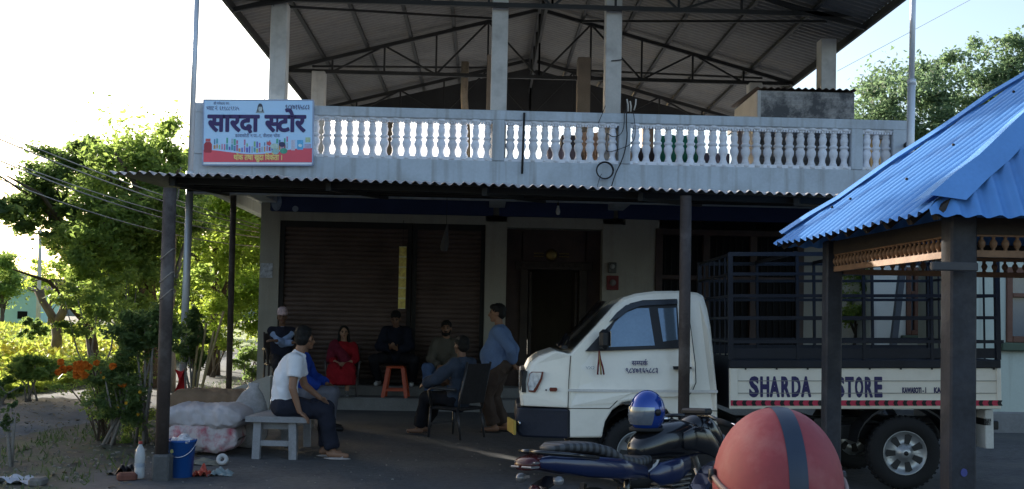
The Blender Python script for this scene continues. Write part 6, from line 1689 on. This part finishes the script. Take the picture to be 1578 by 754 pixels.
def tree(name,label,base,top,r0,crowns,lm,bm,seed,nl=7,spread=1.6,rise=1.2,group=None):
    t=thing(name,label,'tree',base,group)
    mb=MB();limbs(mb,base,top,r0,seed,nl,spread,rise);mb.build('trunk',bm,t)
    mb=MB()
    for q,(c,rad,ncl,nper,s,*k) in enumerate(crowns): crown(mb,c,rad,ncl,nper,s,seed*13+q,**(k[0] if k else {}))
    mb.build('crown',lm,t);return t
def on(px,D,z=0.):
    p=PD(px,500,D);p.z=z;return p
def at(px,py,D):return PD(px,py,D)
# main big tree left of the building (dark, bushy), the overhanging limb of it on the left, the sunlit one to the right
D=20.
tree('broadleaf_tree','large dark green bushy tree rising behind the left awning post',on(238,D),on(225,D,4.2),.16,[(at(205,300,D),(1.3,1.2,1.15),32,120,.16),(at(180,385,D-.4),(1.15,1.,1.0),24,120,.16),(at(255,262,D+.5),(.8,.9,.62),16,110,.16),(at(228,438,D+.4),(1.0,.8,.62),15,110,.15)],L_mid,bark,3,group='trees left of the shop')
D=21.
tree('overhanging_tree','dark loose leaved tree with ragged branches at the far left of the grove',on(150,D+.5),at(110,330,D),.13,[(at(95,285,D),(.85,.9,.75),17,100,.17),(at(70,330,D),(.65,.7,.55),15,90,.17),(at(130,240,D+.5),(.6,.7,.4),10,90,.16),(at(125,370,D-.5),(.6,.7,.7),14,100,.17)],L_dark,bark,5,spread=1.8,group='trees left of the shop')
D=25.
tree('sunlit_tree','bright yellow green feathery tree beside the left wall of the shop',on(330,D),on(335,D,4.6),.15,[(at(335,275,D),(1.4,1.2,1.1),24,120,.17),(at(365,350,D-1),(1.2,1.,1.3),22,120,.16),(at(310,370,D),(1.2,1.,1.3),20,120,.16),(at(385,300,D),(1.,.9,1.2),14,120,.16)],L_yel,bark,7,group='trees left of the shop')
D=28.
tree('background_tree','pale green tree glimpsed low between the awning posts',on(300,D),on(300,D,2.5),.12,[(at(295,440,D),(2.2,1.4,1.3),50,130,.17),(at(380,430,D),(1.6,1.2,1.2),34,130,.17)],L_yel,bark,11,group='trees left of the shop')
tree('slim_tree','slim straight trunked tree just right of the left awning post',on(264,19),on(262,19,3.6),.09,[(at(262,330,19),(.7,.7,.6),14,110,.15)],L_mid,barkg,13,nl=4,spread=.6,group='trees left of the shop')
# trees added out of the frame to shade the yard come further down
# low undergrowth
def bush(name,label,px,py,D,rad,ncl,nper,s,lm,seed,stems=5,cat='shrub',group='shrubs along the lane'):
    b=on(px,D);b.z=gz(b.x,b.y);c=at(px,py,D);t=thing(name,label,cat,b,group)
    mb=MB();r_=random.Random(seed)
    for q in range(stems):
        e=c+V((r_.uniform(-.7,.7)*rad[0],r_.uniform(-.7,.7)*rad[1],r_.uniform(0,.5)*rad[2]));mb.tube([b+V((r_.uniform(-.1,.1),r_.uniform(-.1,.1),-.02)),b.lerp(e,.5)+V((r_.uniform(-.08,.08),0,.05)),e],.014,6,rs=[.018,.014,.006])
    mb.build('stems',barkg,t);mb=MB();crown(mb,c,rad,ncl,nper,s,seed);mb.build('foliage',lm,t);return t
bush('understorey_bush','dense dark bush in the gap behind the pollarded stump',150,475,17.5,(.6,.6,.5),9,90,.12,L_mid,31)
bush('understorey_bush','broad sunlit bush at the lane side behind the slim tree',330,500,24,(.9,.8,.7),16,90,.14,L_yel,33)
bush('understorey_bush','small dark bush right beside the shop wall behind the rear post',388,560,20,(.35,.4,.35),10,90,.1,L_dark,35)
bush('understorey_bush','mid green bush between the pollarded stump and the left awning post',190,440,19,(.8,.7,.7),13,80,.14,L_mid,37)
bush('leafy_shrub','leafy shrub with thick pale stems right in front of the left awning post',222,512,11.6,(.34,.36,.28),22,80,.10,L_dark,41,5)
bush('leafy_shrub','dark crowded shrub low behind the marigolds',180,600,11.4,(.32,.35,.42),22,80,.075,L_dark,43,7)
bush('leafy_shrub','shrub at the foot of the white pole beyond the sacks',300,520,14.2,(.22,.3,.40),16,80,.09,L_dark,45,6)
bush('broad_leaf_plant','low broad leaved plants at the edge of the mustard field',55,568,16.5,(.70,.5,.22),14,60,.20,L_mid,47,4)
bush('broad_leaf_plant','dark low plant clump at the left picture edge',8,600,15.5,(.40,.4,.13),8,50,.12,L_dark,49,4)
# thin sapling bottom left
bush('sapling','thin dark sapling at the bottom left of the lane',17,645,9.6,(.08,.08,.16),6,14,.06,L_deep,51,2)
# marigolds
Dm=11.8
b=on(165,Dm);b.z=gz(b.x,b.y);mg=thing('marigold_bush','marigold bush with round orange flowers beside the lane','flowers',b)
mb=MB();r6=random.Random(61)
for q in range(16):
    e=at(r6.uniform(105,215),r6.uniform(560,640),Dm+r6.uniform(-.3,.3));mb.tube([b+V((r6.uniform(-.1,.1),r6.uniform(-.1,.1),-.02)),b.lerp(e,.55)+V((0,0,.06)),e],.008,5)
mb.build('stems',bark,mg)
mb=MB();crown(mb,at(160,585,Dm),(.50,.35,.28),22,70,.055,63);crown(mb,at(190,640,Dm),(.3,.3,.3),11,70,.055,64);mb.build('foliage',L_mid,mg)
om=mat('marigold_orange',(.62,.16,.012),.8,var=.25,scale=30,fine=90,bump=.5);ym2=mat('marigold_yellow',(.62,.36,.03),.8,var=.25,scale=30,fine=90,bump=.5)
for q in range(30):
    if q<20: px,py=r6.gauss(118,14),r6.gauss(567,9)
    else: px,py=r6.uniform(95,225),r6.uniform(555,640)
    c=at(px,py,Dm-.52+r6.uniform(-.15,.1));mb=MB();rr=r6.uniform(.036,.052) if q<24 else .02
    for k in range(60):
        a=r6.uniform(0,6.28);t=r6.uniform(0,1.5);d=V((math.cos(a)*math.sin(t),math.sin(a)*math.sin(t),math.cos(t)));d=Matrix.Rotation(R(55),3,'X')@d;leaf(mb,c+d*rr*.7,rr*.8,r6,1.,0)
    mb.ell(c,rr*.7,seg=8,ring=6);mb.build('flower',om if q<24 else ym2,mg)
# bamboo canes and pollarded stump
Dc=14.0
cn=[((296,585),(308,500)),((300,588),(318,498)),((303,590),(345,480)),((306,588),(330,510))]
for i,(a,b_) in enumerate(cn):
    A=at(*a,Dc);A.z=max(.0,A.z-.35);mb=MB();mb.tube([A,at(*b_,Dc+.1)],.017,7)
    tag(mb.build('cane',mat('bamboo_cane_%d'%i,(.33,.25,.12),.7,var=.2)),['shortest of the bamboo canes leaning beside the white pole','second bamboo cane from the white pole','longest and most slanting bamboo cane beside the white pole','bamboo cane between the upright and the slanting canes'][i],'cane','bamboo canes beside the white pole')
Dp=26.;b=G(86,556);b=on(86,Dp);t=thing('pollarded_tree','bare pollarded trunk forking into two stumps in the mustard field','tree',b)
mb=MB();mb.tube([b-V((0,0,.05)),at(88,520,Dp),at(86,497,Dp)],.12,10,rs=[.15,.12,.12]);
mb.tube([at(87,500,Dp),at(76,480,Dp),at(66,465,Dp),at(60,448,Dp)],.1,9,rs=[.11,.10,.085,.12]);mb.tube([at(86,502,Dp),at(97,480,Dp),at(102,462,Dp),at(95,440,Dp),at(93,432,Dp)],.1,9,rs=[.12,.11,.11,.14,.16])
mb.build('trunk',mat('bark_stump',(.13,.105,.085),.95,var=.4,scale=4,bump=.7),t)
mb=MB()
for (x0,y0,x1_,y1_) in ((93,434,70,432),(93,434,108,433),(60,448,50,441),(70,432,50,434),(95,434,90,425)): mb.tube([at(x0,y0,Dp),at((x0+x1_)/2,(y0+y1_)/2-2,Dp),at(x1_,y1_,Dp)],.018,6)
mb.build('twigs',bark,t)
mb=MB();crown(mb,at(46,505,Dp-3),(.45,.4,.2),10,50,.14,77);
tag(mb.build('weeds',L_dark),'dark leafy weeds standing in the mustard left of the stump','weeds')
# mustard field, grass verge
fieldm=leafmat('mustard_leaf',(.15,.21,.05),(.25,.30,.07),.45);flw=mat('mustard_flower',(.70,.62,.14),.8,var=.2,bump=0)
mb=MB();r7=random.Random(81)
for q in range(15000):
    D_=18+70*(r7.random()**1.7);px=r7.uniform(-60,330);p=on(px,D_)
    lane=-6.5 if p.y<20 else -6.5-(p.y-20)*.1
    if p.x>lane-1.6:continue
    h=(.55+.25*noise.noise(V((p.x*.3,p.y*.3,0))))*min(1,(D_-16)/6)
    sz=.10+.0035*D_
    mb.cur=0;leaf(mb,p+V((0,0,h*r7.uniform(.2,.8))),sz*1.3,r7,2.2,-.8)
    if r7.random()<.25+.6*noise.noise(V((p.x*.25,p.y*.12,3))): mb.cur=1;leaf(mb,p+V((0,0,h*r7.uniform(.9,1.15))),sz*.62,r7,1.2,0)
tag(mb.build('mustard_field',[fieldm,flw]),'field of yellow flowering mustard beyond the lane','crop',kind='stuff')
fg=mat('field_soil_green',(.17,.22,.06),.95,var=.3,scale=.4,fine=6)
mb=MB();pts=[]
for y in (19,22,26,32,42,60,100,180):
    xr=-8.2-(max(0,y-20))*.12;mb.v+= [(-y*1.1-6,y,.02),(xr,y,.02)]
for i in range(7): mb.f.append([2*i,2*i+1,2*i+3,2*i+2]);mb.mi.append(0);mb.sm.append(True)
struct(mb.build('field',fg))
mb=MB()
for q in range(17000):
    y=7.8+ (r7.random()**1.3)*16;x=r7.uniform(-y*.62-1.5,-3.2)
    c_=-6.35 if 10<y<20 else (-7.2)
    if abs(x-c_)<1.35+.3*noise.noise(V((x,y,0))):continue
    if noise.noise(V((x*.7,y*.7,2)))<-.22 :continue
    if x>-4.6 and y<12 and r7.random()<.6:continue
    if y<11.5 and r7.random()<.35:continue
    h=r7.uniform(.03,.10)*(1.6 if x<c_-1.5 else 1.);a=r7.uniform(0,6.28);b_=V((math.cos(a),math.sin(a),0));z=gz(x,y);o=V((x,y,z))
    tp=o+V((r7.uniform(-.05,.05),r7.uniform(-.05,.05),h));mb.add([o-b_*.008,o+b_*.008,tp],[(0,1,2)],False)
tag(mb.build('grass',L_deep),'patchy grass along the lane and yard edge','grass',kind='stuff')
# far house, tree, pole
Dh=95.
a,b=at(-8,487,Dh),at(57,487,Dh);ztop_h=at(20,452,Dh).z
fh=thing('field_house','small pale teal house with a low roof beyond the mustard field','house',V(((a.x+b.x)/2,a.y,0)))
teal=mat('teal_wall',(.42,.62,.58),.9,var=.06)
mb=MB();mb.prism([(a.x,0),(b.x,0),(b.x,ztop_h-.1),((a.x+b.x)/2+.4,ztop_h+.75),(a.x,ztop_h-.5)],lambda u,v,d:V((u,d,v)),a.y,a.y+6);mb.build('wall',teal,fh)
mb=MB();mx_=(a.x+b.x)/2+.4
mb.prism([(a.x-.5,ztop_h-.6),(mx_,ztop_h+.76),(b.x+.4,ztop_h-.06),(b.x+.4,ztop_h+.1),(mx_,ztop_h+.93),(a.x-.5,ztop_h-.42)],lambda u,v,d:V((u,d,v)),a.y-.4,a.y+6.4);mb.build('roof',mat('brown_roof',(.16,.12,.10),.8),fh)
w=at(35,480,Dh);mb=MB();mb.bev((w.x-.5,a.y-.04,1.0),(w.x+.4,a.y-.002,1.7),.02);mb.build('window',glassdk,fh)
tree('field_tree','rounded tree standing by the small teal house at the far left',on(2,85),on(2,85,3.6),.2,[(at(2,430,85),(1.7,1.8,1.8),34,90,.34)],L_mid,bark,91,spread=1.)
tree('field_tree','thin pale tree behind the utility pole in the far field',on(76,70),on(76,70,2.6),.12,[(at(78,425,70),(1.2,1.2,1.4),18,50,.28)],L_yel,bark,93,spread=1.)
for q,(px,py,D_,r) in enumerate(((-40,440,90,2.8),(150,440,80,2.4),(215,435,75,2.4),(280,430,70,2.4))): tree('field_tree',['broad tree just outside the left picture edge','tree far behind the dark grove, left part','tree far behind the dark grove, middle part','tree far behind the dark grove, right part'][q],on(px,D_),on(px,D_,3),.2,[(at(px,py,D_),(r,r,r*.8),30,80,.36)],L_mid,bark,101+q,spread=1.2)
Dq=55.;up_=thing('utility_pole','thin concrete utility pole in the far field','pole',on(59,Dq));mb=MB();mb.tube([on(59,Dq),at(62.5,352,Dq)],.11,8,rs=[.14,.08]);mb.build('pole_shaft',mat('pole_concrete',(.48,.44,.40),.9),up_)
mb=MB();q=at(62,360,Dq);mb.bar(q-V((.6,0,0)),q+V((.6,0,0)),.08);mb.build('cross_arm',steel,up_)
# wires
def wire(a,b,sag,r,label,mid=None,grp='overhead wires on the left'):
    pts=[a.lerp(b,k/14)-V((0,0,sag*4*(k/14)*(1-k/14))) for k in range(15)]
    mb=MB();mb.tube(pts,r,5);tag(mb.build('wire',wirem),label,'wire',grp)
wirem=mat('wire_pale',(.40,.36,.32),.5,.2);
ends=[((-130,150),(399,347)),((-130,158),(399,352)),((-120,196),(399,358)),((-110,200),(399,366)),((-110,230),(399,380))]
labs=['highest of the wires running to the shop wall','second highest wire running to the shop wall','middle wire of the bundle running to the shop wall','second lowest wire running to the shop wall','lowest of the bundled wires running to the shop wall']
for i,((x0,y0),(x1_,y1_)) in enumerate(ends): wire(PD(x0,y0,11.5),P(x1_,y1_,Yw+1.+i*.1),.10+.03*i,.008+.002*(i%2),labs[i])
wire(PD(-150,105,30),PD(330,300,34),.4,.012,'thin faint wire high above the grove on the left');wire(PD(-100,280,20),PD(240,386,22),.25,.009,'single thin wire sagging low across the grove on the left')
wire(PD(1290,110,16),PD(1700,-110,15),.0,.0035,'thin wire rising to the right from the terrace corner column',grp='thin wires on the right')
# right hand side: big tree behind the neighbour, bush between the houses
D=27.
tree('mango_tree','broad dusky green tree filling the sky behind the right end of the balcony',on(1430,D),on(1440,D,5.2),.28,[(at(1395,170,D),(1.5,1.5,1.15),25,90,.17,{'clr':.24}),(at(1480,125,D),(1.6,1.5,1.1),25,90,.17,{'clr':.24}),(at(1345,180,D+.5),(.8,1.,.9),12,80,.17,{'clr':.25}),(at(1450,215,D),(1.9,1.5,.9),26,80,.17,{'clr':.24}),(at(1560,165,D),(1.2,1.3,1.3),19,85,.17,{'clr':.24}),(at(1620,190,D),(1.5,1.3,1.3),22,80,.17),(at(1440,300,D),(2.2,1.5,1.0),28,80,.18)],L_blue,bark,15,spread=2.4,rise=1.6)
D=19.5
tree('garden_tree','small leafy tree between the shop and the outhouse seen through the truck cage',on(1316,D),on(1318,D,1.6),.06,[(at(1318,445,D),(.42,.5,.75),20,90,.10)],L_mid,bark,17,nl=4,spread=.4,rise=.6)
tree('garden_tree','sunlit tree well behind the gap between shop and outhouse',on(1310,30),on(1312,30,3),.1,[(at(1312,430,30),(1.2,1.,1.6),24,90,.17)],L_yel,bark,19,nl=4,spread=.8)
# unseen trees added outside the frame to block sun from the yard
for q,(x,y,hh_,rr_) in enumerate(((-11.2,17.9,5.6,1.75),(-10.05,18.3,2.9,1.0),(-9.0,15.4,2.2,.95),(-11.45,20.9,3.7,1.05),(-12.6,16.0,4.6,2.0),(-10.1,13.3,4.7,1.6),(-13.8,18.6,6.0,2.2))):
    b=V((x,y,0));tree('added_shade_tree',['tall shade tree hugging the left picture edge, outside it','low round shade tree beside the lane just outside the left picture edge','small bushy shade tree close to the lane outside the left picture edge','slender dense shade tree behind the tall one at the left picture edge','broad shade tree left of the lane outside the picture','smaller shade tree nearest the yard outside the picture','tallest and farthest left shade tree outside the picture'][q],b,b+V((0,0,hh_*.8)),.2,[(b+V((0,0,hh_)),(rr_,rr_,hh_*.62),170,110,.21,{'fine':False,'hollow':.1,'clr':.2})],L_dark,bark,201+q,spread=1.6)
# ------------------------------------------------------------------ daylight
EL_,AZ=R(17),R(-45)       # sun ahead of the camera and to the left, behind the building
sd=V((math.sin(AZ)*math.cos(EL_),math.cos(AZ)*math.cos(EL_),math.sin(EL_)))
w=bpy.data.worlds.new('World');SC.world=w;w.use_nodes=True;nt=w.node_tree
bg=nt.nodes['Background'];sk_=nt.nodes.new('ShaderNodeTexSky');sk_.sky_type='NISHITA';sk_.sun_disc=False
sk_.sun_elevation=EL_;sk_.sun_rotation=AZ;sk_.air_density=1.0;sk_.dust_density=2.8;sk_.ozone_density=1.0
nt.links.new(sk_.outputs[0],bg.inputs['Color']);bg.inputs['Strength'].default_value=.15
s=bpy.data.lights.new('sun','SUN');s.energy=5.0;s.angle=R(.6);s.color=(1,.93,.82)
so=bpy.data.objects.new('sun',s);COL.objects.link(so);so.rotation_euler=(-sd).to_track_quat('-Z','Y').to_euler();so.location=(-10,20,20)
SC.view_settings.view_transform='Standard';SC.view_settings.look='None';SC.view_settings.gamma=1.;SC.view_settings.use_curve_mapping=False
SC.view_settings.exposure=1.3
SC.render.engine='CYCLES';SC.cycles.max_bounces=8;SC.cycles.transparent_max_bounces=8
